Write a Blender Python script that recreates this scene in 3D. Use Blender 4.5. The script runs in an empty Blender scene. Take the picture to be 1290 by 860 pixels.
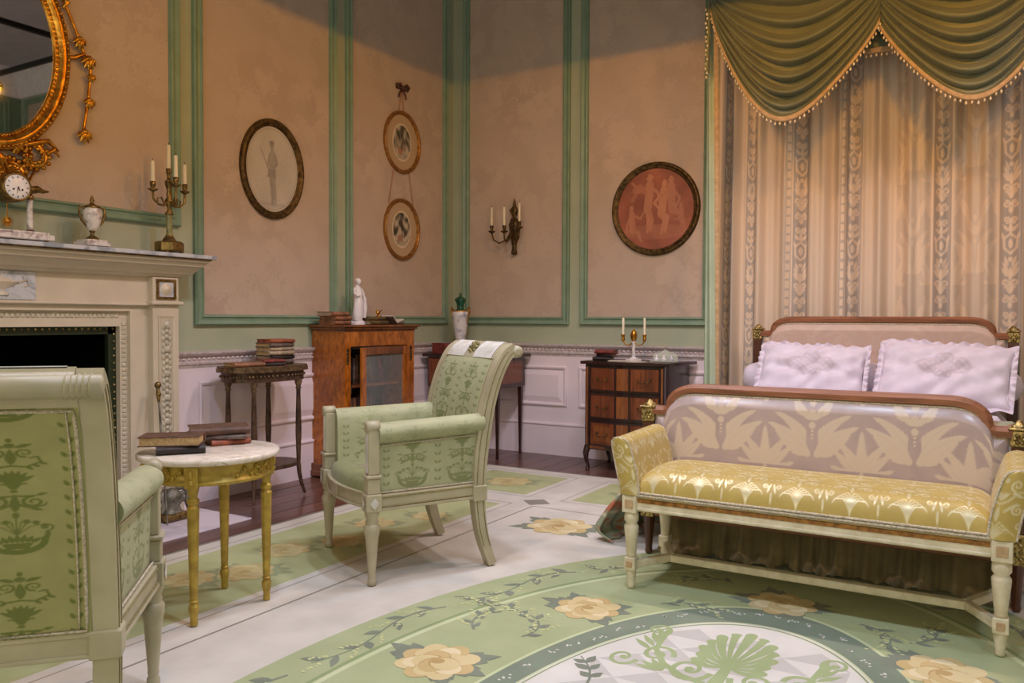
import bpy, math, random
import numpy as np
from mathutils import Vector, Matrix

sc = bpy.context.scene
COL = sc.collection
PI = math.pi

# ------------------------------------------------------------------ camera
CAM_H = 1.12
yaw, pitch, roll = math.radians(30.87), math.radians(1.5727), math.radians(0.23)
fw = Vector((-math.sin(yaw)*math.cos(pitch), math.cos(yaw)*math.cos(pitch), -math.sin(pitch)))
rt = Vector((math.cos(yaw), math.sin(yaw), 0))
up = rt.cross(fw)
rt = rt*math.cos(roll) + up*math.sin(roll)
up = rt.cross(fw)
cam = bpy.data.cameras.new('camera')
cam.sensor_width = 36.0
cam.lens = 1027.0/1290.0*36.0
cam.clip_start = 0.05
camo = bpy.data.objects.new('camera', cam)
COL.objects.link(camo)
camo.matrix_world = Matrix(((rt.x, up.x, -fw.x, 0), (rt.y, up.y, -fw.y, 0), (rt.z, up.z, -fw.z, CAM_H), (0, 0, 0, 1)))
sc.camera = camo

# ------------------------------------------------------------------ world, exposure
w = bpy.data.worlds.new('world'); sc.world = w; w.use_nodes = True
w.node_tree.nodes['Background'].inputs[0].default_value = (0.62, 0.68, 0.8, 1)
w.node_tree.nodes['Background'].inputs[1].default_value = 0.25
sc.view_settings.view_transform = 'Standard'
sc.view_settings.look = 'None'
sc.view_settings.exposure = -0.2
sc.view_settings.gamma = 1.0
sc.view_settings.use_curve_mapping = False
sc.cycles.max_bounces = 7
sc.cycles.diffuse_bounces = 4
sc.cycles.transparent_max_bounces = 12
sc.cycles.use_denoising = True
sc.cycles.sample_clamp_indirect = 4.0

# ------------------------------------------------------------------ lights
def light(name, kind, loc, energy, color, **kw):
    l = bpy.data.lights.new(name, kind); l.energy = energy; l.color = color
    for k, v in kw.items(): setattr(l, k, v)
    o = bpy.data.objects.new(name, l); COL.objects.link(o); o.location = loc
    return o
def aim(o, p):
    d = Vector(p) - o.location
    o.rotation_euler = d.to_track_quat('-Z', 'Y').to_euler()
LAMP_Z = 3.205
LAMPS = [(-1.9, 1.3), (-1.9, 2.6), (-1.78, 4.0), (-0.36, 4.0), (0.62, 4.0)]
for (lx, ly), le in zip(LAMPS, (25, 26, 42, 42, 34)):       # warm wide lamp heads of the hanging lamp rail: they light everything below their own rim
    light('warm_lamp', 'SPOT', (lx, ly, LAMP_Z), le, (1.0, 0.44, 0.04), spot_size=PI, spot_blend=0.0, shadow_soft_size=0.05)
COOL = (0.80, 0.92, 1.18)
DOWN = [(-1.9, 1.8, 100), (-1.9, 3.05, 100), (-0.7, 1.8, 90), (0.8, 1.8, 90), (-0.1, 4.0, 70), (-1.56, 4.0, 85)]
for lx, ly, e in DOWN:     # neutral downlights on the same rail
    light('neutral_lamp', 'SPOT', (lx, ly, LAMP_Z), e, COOL, spot_size=math.radians(132), spot_blend=0.6, shadow_soft_size=0.10)
WASH_FILL = [((-1.9, 2.8), (-2.9, 5.9, 0.55), 78, 94), ((-1.66, 4.0), (-4.1, 4.6, 0.35), 34, 88), ((0.8, 4.0), (-0.5, 5.8, 0.7), 42, 88)]
for (lx, ly), tgt, e, ang in WASH_FILL:     # added fill spots on the rail, brightening the lower walls and bed head
    o = light('neutral_lamp', 'SPOT', (lx, ly, LAMP_Z), e, (0.86, 0.92, 1.16), spot_size=math.radians(ang), spot_blend=1.0, shadow_soft_size=0.10)
    aim(o, tgt)
for wx in (-1.9, 0.9):     # added warm fill light, set before the unseen windows behind the camera
    o = light('window_daylight', 'AREA', (wx, -2.12, 2.0), 38, (1.0, 0.95, 0.74), shape='RECTANGLE', size=1.3, size_y=2.3)
    aim(o, (wx, 5, 1.6))

# ------------------------------------------------------------------ helpers
def tag(o, label=None, cat=None, group=None, kind=None):
    if label: o['label'] = label
    if cat: o['category'] = cat
    if group: o['group'] = group
    if kind: o['kind'] = kind
    return o
def thing(name, label, cat, loc=(0, 0, 0), rz=0.0, group=None):
    o = bpy.data.objects.new(name, None); COL.objects.link(o)
    o.empty_display_size = 0.05
    o.location = loc; o.rotation_euler = (0, 0, rz)
    return tag(o, label, cat, group)
def lin(c):
    f = lambda x: x/12.92 if x <= 0.04045 else ((x+0.055)/1.055)**2.4
    return tuple(f(v/255.0) for v in c)
def mesh_obj(name, v, f, mats, parent=None, mi=None, sm=None, loc=None, rot=None):
    me = bpy.data.meshes.new(name)
    me.from_pydata(v, [], f)
    if not isinstance(mats, (list, tuple)): mats = [mats]
    for m in mats: me.materials.append(m)
    if mi is not None: me.polygons.foreach_set('material_index', np.asarray(mi, dtype=np.int32))
    if sm is not None: me.polygons.foreach_set('use_smooth', np.asarray(sm, dtype=bool))
    me.update()
    o = bpy.data.objects.new(name, me); COL.objects.link(o)
    if parent is not None: o.parent = parent
    if loc is not None: o.location = loc
    if rot is not None: o.rotation_euler = rot
    return o

class MB:
    def __init__(s): s.v = []; s.f = []; s.m = []; s.s = []; s.T = None
    def add(s, vs, fs, mi=0, sm=False):
        o = len(s.v)
        s.v += [tuple(s.T @ Vector(p)) for p in vs] if s.T else [tuple(p) for p in vs]
        s.f += [tuple(i+o for i in f) for f in fs]
        s.m += [mi]*len(fs); s.s += [sm]*len(fs)
        return s
    def box(s, x0, x1, y0, y1, z0, z1, b=0.0, mi=0):
        if b <= 0:
            vs = [(x, y, z) for z in (z0, z1) for y in (y0, y1) for x in (x0, x1)]
            return s.add(vs, [(0, 2, 3, 1), (4, 5, 7, 6), (0, 1, 5, 4), (2, 6, 7, 3), (0, 4, 6, 2), (1, 3, 7, 5)], mi)
        b = min(b, (x1-x0)*.45, (y1-y0)*.45, (z1-z0)*.45)
        X, Y, Z = (x0, x1), (y0, y1), (z0, z1); vs = []; idx = {}
        for i in (0, 1):
            for j in (0, 1):
                for k in (0, 1):
                    sx, sy, sz = (1, -1)[i]*b, (1, -1)[j]*b, (1, -1)[k]*b
                    for a in range(3):
                        p = [X[i]+sx, Y[j]+sy, Z[k]+sz]; p[a] = (X[i], Y[j], Z[k])[a]
                        idx[i, j, k, a] = len(vs); vs.append(tuple(p))
        fs = []
        I = lambda i, j, k, a: idx[i, j, k, a]
        for k in (0, 1):
            q = [I(0, 0, k, 2), I(1, 0, k, 2), I(1, 1, k, 2), I(0, 1, k, 2)]; fs.append(tuple(q if k else q[::-1]))
            q = [I(0, k, 0, 1), I(1, k, 0, 1), I(1, k, 1, 1), I(0, k, 1, 1)]; fs.append(tuple(q[::-1] if k else q))
            q = [I(k, 0, 0, 0), I(k, 1, 0, 0), I(k, 1, 1, 0), I(k, 0, 1, 0)]; fs.append(tuple(q if k else q[::-1]))
        for a in range(3):
            o1, o2 = [c for c in range(3) if c != a]
            for u in (0, 1):
                for v in (0, 1):
                    def K(e):
                        t = [0, 0, 0]; t[a] = e; t[o1] = u; t[o2] = v; return t
                    fs.append((I(*K(0), o1), I(*K(1), o1), I(*K(1), o2), I(*K(0), o2)))
        for i in (0, 1):
            for j in (0, 1):
                for k in (0, 1): fs.append((I(i, j, k, 0), I(i, j, k, 1), I(i, j, k, 2)))
        return s.add(vs, fs, mi)
    def obox(s, c, ax, hx, hy, hz, b=0.0, mi=0):
        """box of half sizes hx,hy,hz at c, local x axis turned by angle ax about z"""
        T0 = s.T; M = Matrix.Translation(c) @ Matrix.Rotation(ax, 4, 'Z'); s.T = (T0 @ M) if T0 else M
        s.box(-hx, hx, -hy, hy, -hz, hz, b, mi); s.T = T0
        return s
    def tube(s, pts, r, n=8, mi=0, cap=True, closed=False, flat=1.0, upv=None):
        pts = [Vector(p) for p in pts]; m = len(pts)
        rs = r if isinstance(r, (list, tuple, np.ndarray)) else [r]*m
        vs = []; N = None
        for i in range(m):
            if closed: t = pts[(i+1) % m]-pts[i-1]
            else: t = pts[min(i+1, m-1)]-pts[max(i-1, 0)]
            t.normalize()
            if N is None:
                a = Vector(upv) if upv else (Vector((0, 0, 1)) if abs(t.z) < .9 else Vector((1, 0, 0)))
                N = (a-t*a.dot(t)).normalized()
            else:
                N = (N-t*N.dot(t)).normalized()
            B = t.cross(N)
            for k in range(n):
                a = 2*PI*k/n
                vs.append(pts[i]+(N*math.cos(a)*flat+B*math.sin(a))*rs[i])
        fs = []
        for i in range(m if closed else m-1):
            j = (i+1) % m
            for k in range(n): fs.append((i*n+k, i*n+(k+1) % n, j*n+(k+1) % n, j*n+k))
        s.add(vs, fs, mi, n > 5)
        if cap and not closed:
            s.add([vs[k] for k in range(n)][::-1], [tuple(range(n))], mi)
            s.add([vs[(m-1)*n+k] for k in range(n)], [tuple(range(n))], mi)
        return s
    def lathe(s, prof, c=(0, 0, 0), n=16, mi=0, sm=True, rot=0.0, sx=1.0, sy=1.0, M=None):
        """prof: list of (r,z); closed at ends"""
        vs = []; fs = []
        for r, z in prof:
            for k in range(n):
                a = 2*PI*k/n+rot
                p = Vector((r*math.cos(a)*sx, r*math.sin(a)*sy, z))
                if M: p = M @ p
                vs.append((p.x+c[0], p.y+c[1], p.z+c[2]))
        for i in range(len(prof)-1):
            for k in range(n): fs.append((i*n+k, i*n+(k+1) % n, (i+1)*n+(k+1) % n, (i+1)*n+k))
        s.add(vs, fs, mi, sm)
        o = len(prof)-1
        s.add([vs[k] for k in range(n)][::-1], [tuple(range(n))], mi)
        s.add([vs[o*n+k] for k in range(n)], [tuple(range(n))], mi)
        return s
    def sphere(s, c, r, n=10, mi=0, sc_=(1, 1, 1)):
        m = max(4, n//2); prof = [(max(1e-4, math.sin(PI*i/m)), -math.cos(PI*i/m)) for i in range(m+1)]
        vs = []; fs = []
        for a, z in prof:
            for k in range(n):
                t = 2*PI*k/n; vs.append((c[0]+r*sc_[0]*a*math.cos(t), c[1]+r*sc_[1]*a*math.sin(t), c[2]+r*sc_[2]*z))
        for i in range(m):
            for k in range(n): fs.append((i*n+k, i*n+(k+1) % n, (i+1)*n+(k+1) % n, (i+1)*n+k))
        return s.add(vs, fs, mi, True)
    def prism(s, poly, a0, a1, plane='xy', mi=0, sm=False):
        """2-D polygon extruded along the axis missing from plane"""
        def P(u, v, t): return {'xy': (u, v, t), 'xz': (u, t, v), 'yz': (t, u, v)}[plane]
        n = len(poly)
        vs = [P(u, v, a0) for u, v in poly]+[P(u, v, a1) for u, v in poly]
        s.add(vs, [(i, (i+1) % n, n+(i+1) % n, n+i) for i in range(n)], mi, sm)
        s.add(vs[:n][::-1], [tuple(range(n))], mi); s.add(vs[n:], [tuple(range(n))], mi)
        return s
    def frame(s, path, prof, mi=0, nrm=(1, 0, 0), sm=False):
        """closed mitred frame: path = corners in a plane with normal nrm, prof = [(inset, height)]"""
        nrm = Vector(nrm); pts = [Vector(p) for p in path]; m = len(pts); vs = []; fs = []; k = len(prof)
        for i in range(m):
            a = (pts[i]-pts[i-1]).normalized(); b = (pts[(i+1) % m]-pts[i]).normalized()
            na = nrm.cross(a); nb = nrm.cross(b); d = (na+nb).normalized(); d = d/max(.2, d.dot(na))
            for u, h in prof: vs.append(pts[i]+d*u+nrm*h)
        for i in range(m):
            j = (i+1) % m
            for q in range(k-1): fs.append((i*k+q, j*k+q, j*k+q+1, i*k+q+1))
        return s.add(vs, fs, mi, sm)
    def build(s, name, mats, parent=None, loc=None, rot=None):
        return mesh_obj(name, s.v, s.f, mats, parent, s.m, s.s, loc, rot)

def one(fn, name, mats, parent=None):
    m = MB(); fn(m); return m.build(name, mats, parent)

def pgrid(name, fn, nu, nv, mats, parent=None, pat=None, col=None, u=(0, 1), v=(0, 1), closeu=False, loc=None):
    """dense sheet from a vectorised map; optional float pattern or colour attribute per point"""
    U, V = np.meshgrid(np.linspace(u[0], u[1], nu), np.linspace(v[0], v[1], nv))
    X, Y, Z = fn(U, V)
    vs = np.stack([X+0*U, Y+0*U, Z+0*U], -1).reshape(-1, 3)
    i = np.arange(nu-1)[None, :]+np.arange(nv-1)[:, None]*nu
    q = np.stack([i, i+1, i+1+nu, i+nu], -1).reshape(-1, 4)
    if closeu:
        r = np.arange(nv-1)*nu; q = np.concatenate([q, np.stack([r+nu-1, r, r+nu, r+2*nu-1], -1)])
    me = bpy.data.meshes.new(name)
    me.vertices.add(len(vs)); me.vertices.foreach_set('co', vs.ravel().astype(np.float32))
    me.loops.add(q.size); me.loops.foreach_set('vertex_index', q.ravel().astype(np.int32))
    me.polygons.add(len(q)); me.polygons.foreach_set('loop_start', (np.arange(len(q))*4).astype(np.int32))
    me.polygons.foreach_set('use_smooth', np.ones(len(q), dtype=bool))
    if pat is not None:
        at = me.attributes.new('pat', 'FLOAT', 'POINT'); at.data.foreach_set('value', pat(U, V).ravel().astype(np.float32))
    if col is not None:
        c = col(U, V).reshape(-1, 3); c = np.concatenate([c, np.ones((len(c), 1))], 1)
        at = me.attributes.new('col', 'FLOAT_COLOR', 'POINT'); at.data.foreach_set('color', c.ravel().astype(np.float32))
    if not isinstance(mats, (list, tuple)): mats = [mats]
    for m in mats: me.materials.append(m)
    me.update(calc_edges=True); me.validate()
    o = bpy.data.objects.new(name, me); COL.objects.link(o)
    if parent is not None: o.parent = parent
    if loc is not None: o.location = loc
    return o

def copy_tree(o, parent=None):
    c = o.copy(); COL.objects.link(c); c.parent = parent
    for ch in [x for x in o.children]: copy_tree(ch, c)
    return c

# ------------------------------------------------------------------ pattern tiles (weave patterns, drawn from strokes and leaves)
class Tile:
    def __init__(s, w, h, n):
        s.w, s.h, s.n = w, h, n; s.nx, s.ny = int(w*n), int(h*n)
        s.X, s.Y = np.meshgrid((np.arange(s.nx)+.5)/n, (np.arange(s.ny)+.5)/n); s.a = np.zeros_like(s.X); s.e = 1.0/n
    def put(s, d, val=1.0):
        k = np.clip(.5-d/s.e, 0, 1); s.a = s.a*(1-k)+val*k
    def ell(s, cx, cy, rx, ry, rot=0, val=1.0):
        c, q = math.cos(rot), math.sin(rot); x, y = s.X-cx, s.Y-cy
        a, b = (x*c+y*q)/rx, (-x*q+y*c)/ry
        s.put((np.sqrt(a*a+b*b)-1)*min(rx, ry), val)
    def leaf(s, x0, y0, x1, y1, w, val=1.0):
        L = math.hypot(x1-x0, y1-y0); c, q = (x1-x0)/L, (y1-y0)/L; x, y = s.X-x0, s.Y-y0
        t, d = (x*c+y*q)/L, np.abs(-x*q+y*c)
        s.put(np.where((t > 0) & (t < 1), d-w*np.sin(PI*np.clip(t, 0, 1)**.8), 1.0), val)
    def stroke(s, pts, w0, w1=None, val=1.0):
        w1 = w0 if w1 is None else w1; m = len(pts)-1; D = np.full_like(s.X, 9.0)
        for i in range(m):
            (x0, y0), (x1, y1) = pts[i], pts[i+1]; dx, dy = x1-x0, y1-y0; L = dx*dx+dy*dy+1e-12
            t = np.clip(((s.X-x0)*dx+(s.Y-y0)*dy)/L, 0, 1)
            D = np.minimum(D, np.hypot(s.X-x0-t*dx, s.Y-y0-t*dy)-(w0+(w1-w0)*(i+t)/m))
        s.put(D, val)
    def spiral(s, cx, cy, r0, r1, a0, turns, w0, w1, val=1.0):
        n = max(8, int(abs(turns)*14))
        s.stroke([(cx+(r0+(r1-r0)*i/n)*math.cos(a0+2*PI*turns*i/n), cy+(r0+(r1-r0)*i/n)*math.sin(a0+2*PI*turns*i/n)) for i in range(n+1)], w0, w1, val)
    def poly(s, pts, val=1.0):
        ins = np.zeros(s.X.shape, bool); n = len(pts)
        for i in range(n):
            (x0, y0), (x1, y1) = pts[i], pts[(i+1) % n]
            if y0 == y1: continue
            ins ^= ((y0 > s.Y) != (y1 > s.Y)) & (s.X < (x1-x0)*(s.Y-y0)/(y1-y0)+x0)
        s.a = np.where(ins, val, s.a)
    def mirror(s):
        s.a = np.maximum(s.a, s.a[:, ::-1]); return s
    def __call__(s, u, v):
        x = np.mod(u/s.w, 1)*s.nx-.5; y = np.mod(v/s.h, 1)*s.ny-.5
        i, j = np.floor(x).astype(int), np.floor(y).astype(int); fx, fy = x-i, y-j
        i0, i1, j0, j1 = i % s.nx, (i+1) % s.nx, j % s.ny, (j+1) % s.ny
        a = s.a
        return (a[j0, i0]*(1-fx)+a[j0, i1]*fx)*(1-fy)+(a[j1, i0]*(1-fx)+a[j1, i1]*fx)*fy

# ------------------------------------------------------------------ materials
def _mat(name):
    m = bpy.data.materials.new(name); m.use_nodes = True; nt = m.node_tree
    return m, nt, nt.nodes['Principled BSDF']
def node(nt, t, **kw):
    n = nt.nodes.new(t)
    for k, v in kw.items(): setattr(n, k, v)
    return n
def mixc(nt, fac, a, b):
    n = node(nt, 'ShaderNodeMix', data_type='RGBA')
    for i, x in ((0, fac), (6, a), (7, b)):
        if hasattr(x, 'links'): nt.links.new(x, n.inputs[i])
        elif i == 0: n.inputs[i].default_value = x
        else: n.inputs[i].default_value = (*x, 1)
    return n.outputs[2]
def ramp(nt, src, lo, hi):
    n = node(nt, 'ShaderNodeMapRange'); n.inputs[1].default_value = lo; n.inputs[2].default_value = hi
    nt.links.new(src, n.inputs[0]); return n.outputs[0]
def coords(nt, scale=(1, 1, 1), rot=(0, 0, 0)):
    t = node(nt, 'ShaderNodeTexCoord'); mp = node(nt, 'ShaderNodeMapping')
    mp.inputs['Scale'].default_value = scale; mp.inputs['Rotation'].default_value = rot
    nt.links.new(t.outputs['Object'], mp.inputs[0]); return mp.outputs[0]
def noise(nt, vec, scale, detail=3, dist=0.0):
    n = node(nt, 'ShaderNodeTexNoise'); n.inputs['Scale'].default_value = scale; n.inputs['Detail'].default_value = detail
    n.inputs['Distortion'].default_value = dist; nt.links.new(vec, n.inputs['Vector']); return n.outputs[0]
def bump(nt, b, src, strength, dist=0.01):
    n = node(nt, 'ShaderNodeBump'); n.inputs['Strength'].default_value = strength; n.inputs['Distance'].default_value = dist
    nt.links.new(src, n.inputs['Height']); nt.links.new(n.outputs[0], b.inputs['Normal'])
def plain(name, c, rough=.5, metal=0.0, c2=None, scale=8, bmp=0.0, bscale=60, lo=.35, hi=.65, spec=None, coat=0.0, sheen=0.0):
    m, nt, b = _mat(name); v = coords(nt)
    c = lin(c); c2 = lin(c2) if c2 else tuple(x*.88 for x in c)
    f = ramp(nt, noise(nt, v, scale), lo, hi)
    nt.links.new(mixc(nt, f, c, c2), b.inputs['Base Color'])
    b.inputs['Roughness'].default_value = rough; b.inputs['Metallic'].default_value = metal
    if spec is not None: b.inputs['Specular IOR Level'].default_value = spec
    b.inputs['Coat Weight'].default_value = coat; b.inputs['Sheen Weight'].default_value = sheen
    if bmp: bump(nt, b, noise(nt, v, bscale, 2), bmp)
    return m
def wood(name, c, c2, axis='z', scale=18, rough=.35, coat=.2, stretch=.08):
    m, nt, b = _mat(name); s = [1, 1, 1]; s['xyz'.index(axis)] = stretch; v = coords(nt, s)
    g = noise(nt, v, scale, 6, 1.2); g2 = noise(nt, v, scale*5, 3, .3)
    f = ramp(nt, g, .32, .68); col = mixc(nt, f, lin(c), lin(c2))
    col = mixc(nt, ramp(nt, g2, .45, .8), col, tuple(x*.6 for x in lin(c2)))
    nt.links.new(col, b.inputs['Base Color']); b.inputs['Roughness'].default_value = rough; b.inputs['Coat Weight'].default_value = coat
    bump(nt, b, g2, .08, .004); return m
def marble(name, c, c2, scale=7, rough=.3):
    m, nt, b = _mat(name); v = coords(nt); n = noise(nt, v, scale, 8, 1.8); n2 = noise(nt, v, scale*2.3, 6, 2.5)
    col = mixc(nt, ramp(nt, n, .48, .62), lin(c), lin(c2)); col = mixc(nt, ramp(nt, n2, .6, .72), col, tuple(x*.75 for x in lin(c2)))
    nt.links.new(col, b.inputs['Base Color']); b.inputs['Roughness'].default_value = rough; return m
def fabric(name, c, c2, r1=.75, r2=.5, sheen=.35, bmp=.15, spec2=.5, metal2=0.0, blur=0.0):
    """woven cloth: attribute 'pat' mixes ground c and figure c2"""
    m, nt, b = _mat(name); a = node(nt, 'ShaderNodeAttribute', attribute_name='pat'); v = coords(nt)
    n = noise(nt, v, 14, 3); n2 = noise(nt, v, 420, 1)
    A = mixc(nt, ramp(nt, n, .3, .7), lin(c), tuple(x*.86 for x in lin(c)))
    nt.links.new(mixc(nt, a.outputs['Fac'], A, lin(c2)), b.inputs['Base Color'])
    rr = node(nt, 'ShaderNodeMapRange'); rr.inputs[3].default_value = r1; rr.inputs[4].default_value = r2
    nt.links.new(a.outputs['Fac'], rr.inputs[0]); nt.links.new(rr.outputs[0], b.inputs['Roughness'])
    if metal2:
        mm = node(nt, 'ShaderNodeMath', operation='MULTIPLY'); mm.inputs[1].default_value = metal2
        nt.links.new(a.outputs['Fac'], mm.inputs[0]); nt.links.new(mm.outputs[0], b.inputs['Metallic'])
    b.inputs['Sheen Weight'].default_value = sheen; b.inputs['Specular IOR Level'].default_value = spec2
    if bmp: bump(nt, b, n2, bmp, .002)
    return m
def printed(name, rough=.6):
    m, nt, b = _mat(name); a = node(nt, 'ShaderNodeAttribute', attribute_name='col')
    n = noise(nt, coords(nt), 90, 3); d = mixc(nt, ramp(nt, n, .2, .8), (.88, .88, .88), (1.06, 1.06, 1.06))
    mu = node(nt, 'ShaderNodeMix', data_type='RGBA', blend_type='MULTIPLY'); mu.inputs[0].default_value = 1
    nt.links.new(a.outputs['Color'], mu.inputs[6]); nt.links.new(d, mu.inputs[7]); nt.links.new(mu.outputs[2], b.inputs['Base Color'])
    b.inputs['Roughness'].default_value = rough; return m
def wallpaper(name, c, c2):
    """silk paper with a faint tone-on-tone leafy damask"""
    m, nt, b = _mat(name); v = coords(nt)
    vo = node(nt, 'ShaderNodeTexVoronoi', feature='SMOOTH_F1'); vo.inputs['Scale'].default_value = 7.5
    wv = node(nt, 'ShaderNodeVectorMath', operation='ADD'); ns = node(nt, 'ShaderNodeTexNoise'); ns.inputs['Scale'].default_value = 9
    sc_ = node(nt, 'ShaderNodeVectorMath', operation='SCALE'); sc_.inputs['Scale'].default_value = .13
    nt.links.new(v, ns.inputs['Vector']); nt.links.new(ns.outputs['Color'], sc_.inputs[0]); nt.links.new(v, wv.inputs[0]); nt.links.new(sc_.outputs[0], wv.inputs[1])
    nt.links.new(wv.outputs[0], vo.inputs['Vector'])
    n = noise(nt, v, 26, 4, 1.2)
    ad = node(nt, 'ShaderNodeMath', operation='ADD'); nt.links.new(vo.outputs['Distance'], ad.inputs[0]); nt.links.new(n, ad.inputs[1])
    f = ramp(nt, ad.outputs[0], .88, 1.02)
    col = mixc(nt, f, lin(c), lin(c2))
    col = mixc(nt, ramp(nt, noise(nt, v, 2.2, 3), .3, .7), col, tuple(x*.93 for x in lin(c)))
    nt.links.new(col, b.inputs['Base Color'])
    rr = node(nt, 'ShaderNodeMapRange'); rr.inputs[3].default_value = .62; rr.inputs[4].default_value = .48; nt.links.new(f, rr.inputs[0]); nt.links.new(rr.outputs[0], b.inputs['Roughness'])
    bump(nt, b, noise(nt, v, 300, 1), .05, .002); return m
def glass(name, tint=(1, 1, 1), rough=.02, alpha=.2):
    m, nt, b = _mat(name); b.inputs['Base Color'].default_value = (*tint, 1); b.inputs['Roughness'].default_value = rough
    n = noise(nt, coords(nt), 6, 2); rr = node(nt, 'ShaderNodeMapRange'); rr.inputs[3].default_value = alpha*.8; rr.inputs[4].default_value = alpha*1.2
    nt.links.new(n, rr.inputs[0]); nt.links.new(rr.outputs[0], b.inputs['Alpha']); return m
def lace(name, c, amin=.45):
    m, nt, b = _mat(name); a = node(nt, 'ShaderNodeAttribute', attribute_name='pat'); v = coords(nt)
    n = noise(nt, v, 500, 1)
    col = mixc(nt, a.outputs['Fac'], lin((196, 182, 172)), lin(c))
    nt.links.new(col, b.inputs['Base Color']); b.inputs['Roughness'].default_value = .8
    rr = node(nt, 'ShaderNodeMapRange'); rr.inputs[3].default_value = amin; rr.inputs[4].default_value = 1.0
    nt.links.new(a.outputs['Fac'], rr.inputs[0]); nt.links.new(rr.outputs[0], b.inputs['Alpha']); bump(nt, b, n, .1, .002); return m

M = {}
M['wall'] = plain('wall_paint', (176, 182, 156), .6, c2=(166, 173, 148), scale=3)
M['green'] = plain('green_paint', (130, 154, 130), .45, c2=(120, 144, 121), scale=10)
M['paper'] = wallpaper('pink_wallpaper', (199, 177, 160), (185, 163, 147))
M['white'] = plain('wainscot_paint', (236, 220, 226), .45, c2=(230, 214, 220), scale=4)
M['carved'] = plain('carved_paint', (206, 192, 192), .55, c2=(182, 168, 166), scale=40)
M['ceil'] = plain('ceiling_paint', (176, 172, 182), .7)
M['plank'] = wood('floor_wood', (118, 78, 66), (84, 54, 46), 'y', 9, .35, .25)
M['plank2'] = wood('floor_wood_dark', (104, 68, 58), (74, 47, 41), 'y', 9, .35, .25)
M['cream'] = plain('cream_fireplace', (208, 194, 172), .45, c2=(198, 184, 162), scale=6)
M['creamcarve'] = plain('carved_cream', (204, 194, 172), .55, c2=(178, 168, 148), scale=46, bmp=.3, bscale=90)
M['mantelmarble'] = marble('grey_marble', (196, 196, 200), (150, 154, 164), 6)
M['whitemarble'] = marble('white_marble', (226, 218, 212), (170, 152, 150), 14)
M['tabletop'] = marble('cream_marble', (232, 220, 204), (214, 198, 180), 9, .22)
M['soot'] = plain('soot_black', (8, 8, 8), 1.0, spec=.05)
M['hearth'] = marble('hearth_marble', (226, 214, 222), (206, 196, 206), 3)
M['grate'] = plain('dark_green_iron', (46, 56, 36), .4, .3)
M['gold'] = plain('gilt', (214, 158, 62), .28, .9, c2=(160, 104, 34), scale=26, bmp=.2, bscale=70)
M['brass'] = plain('aged_brass', (150, 122, 72), .38, .85, c2=(92, 74, 44), scale=40, bmp=.2)
M['bronze'] = plain('dark_bronze', (112, 88, 50), .42, .75, c2=(62, 46, 28), scale=34, bmp=.3, bscale=120)
M['ormolu'] = plain('ormolu', (206, 182, 118), .34, .8, c2=(112, 92, 52), scale=60, bmp=.4, bscale=160)
M['goldpaint'] = plain('gold_paint', (198, 168, 74), .38, .35, c2=(166, 138, 58), scale=22, bmp=.08)
M['candle'] = plain('candle_wax', (240, 228, 200), .5)
M['wick'] = plain('wick', (40, 34, 28), .9)
M['burl'] = wood('walnut_burl', (196, 112, 34), (140, 74, 18), 'z', 9, .25, .4, .5)
M['burldark'] = wood('walnut_dark', (146, 86, 42), (102, 56, 28), 'z', 14, .3, .3)
M['mahog'] = wood('dark_mahogany', (62, 34, 26), (36, 20, 16), 'x', 16, .28, .4)
M['marq'] = wood('marquetry', (136, 72, 36), (98, 48, 25), 'z', 20, .3, .3)
M['marqlight'] = wood('marquetry_light', (152, 92, 46), (120, 66, 32), 'z', 20, .3, .3)
M['bedwood'] = wood('bed_mahogany', (158, 100, 66), (122, 74, 48), 'x', 14, .5, .08)
M['bedpost'] = wood('bed_post_wood', (104, 58, 34), (70, 38, 24), 'z', 14, .3, .3)
M['etag'] = plain('etagere_bronze_wood', (96, 70, 52), .4, .25, c2=(54, 36, 28), scale=24)
M['etaggilt'] = plain('etagere_gilt', (132, 106, 76), .42, .5, c2=(84, 64, 46), scale=40)
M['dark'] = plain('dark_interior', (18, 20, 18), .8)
M['chairpaint'] = plain('chair_paint', (188, 178, 148), .42, c2=(174, 164, 134), scale=9)
M['chairwhite'] = plain('chair_white_paint', (226, 222, 216), .4, c2=(200, 196, 182), scale=20)
M['chairline'] = plain('chair_gold_line', (150, 140, 88), .5, .2, c2=(120, 112, 74), scale=60)
M['benchpaint'] = plain('bench_paint', (226, 214, 184), .45, c2=(206, 194, 160), scale=24)
M['braid'] = plain('braid', (214, 200, 176), .8, c2=(164, 150, 124), scale=160)
M['greendamask'] = fabric('green_damask', (178, 178, 138), (122, 130, 80), .6, .75, .08)
M['greenplain'] = fabric('green_velvet', (142, 146, 100), (116, 122, 74), .7, .75, .15)
M['greenback'] = fabric('green_damask_back', (164, 160, 104), (108, 116, 54), .7, .8, .15)
M['yellow'] = fabric('yellow_damask', (190, 162, 78), (218, 204, 160), .5, .32, .2, .1, .6, .3)
M['pinksilk'] = fabric('pink_silk_damask', (194, 170, 164), (218, 196, 174), .25, .33, .2, .05, .6)
M['headsilk'] = fabric('head_silk', (206, 178, 162), (196, 168, 152), .5, .55, .2, .05)
M['linen'] = plain('white_linen', (224, 212, 226), .8, c2=(214, 202, 216), scale=12, bmp=.15, bscale=300, sheen=.2)
M['pillow'] = fabric('pillow_linen', (228, 216, 230), (200, 186, 196), .8, .8, .2, .15)
M['swag'] = plain('green_satin', (112, 116, 90), .42, c2=(100, 104, 78), scale=5, sheen=.2)
M['trim'] = plain('cream_trim', (196, 164, 124), .7, c2=(176, 144, 106), scale=30)
M['bead'] = plain('bead_fringe', (250, 236, 210), .35, c2=(196, 170, 130), scale=60)
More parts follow.
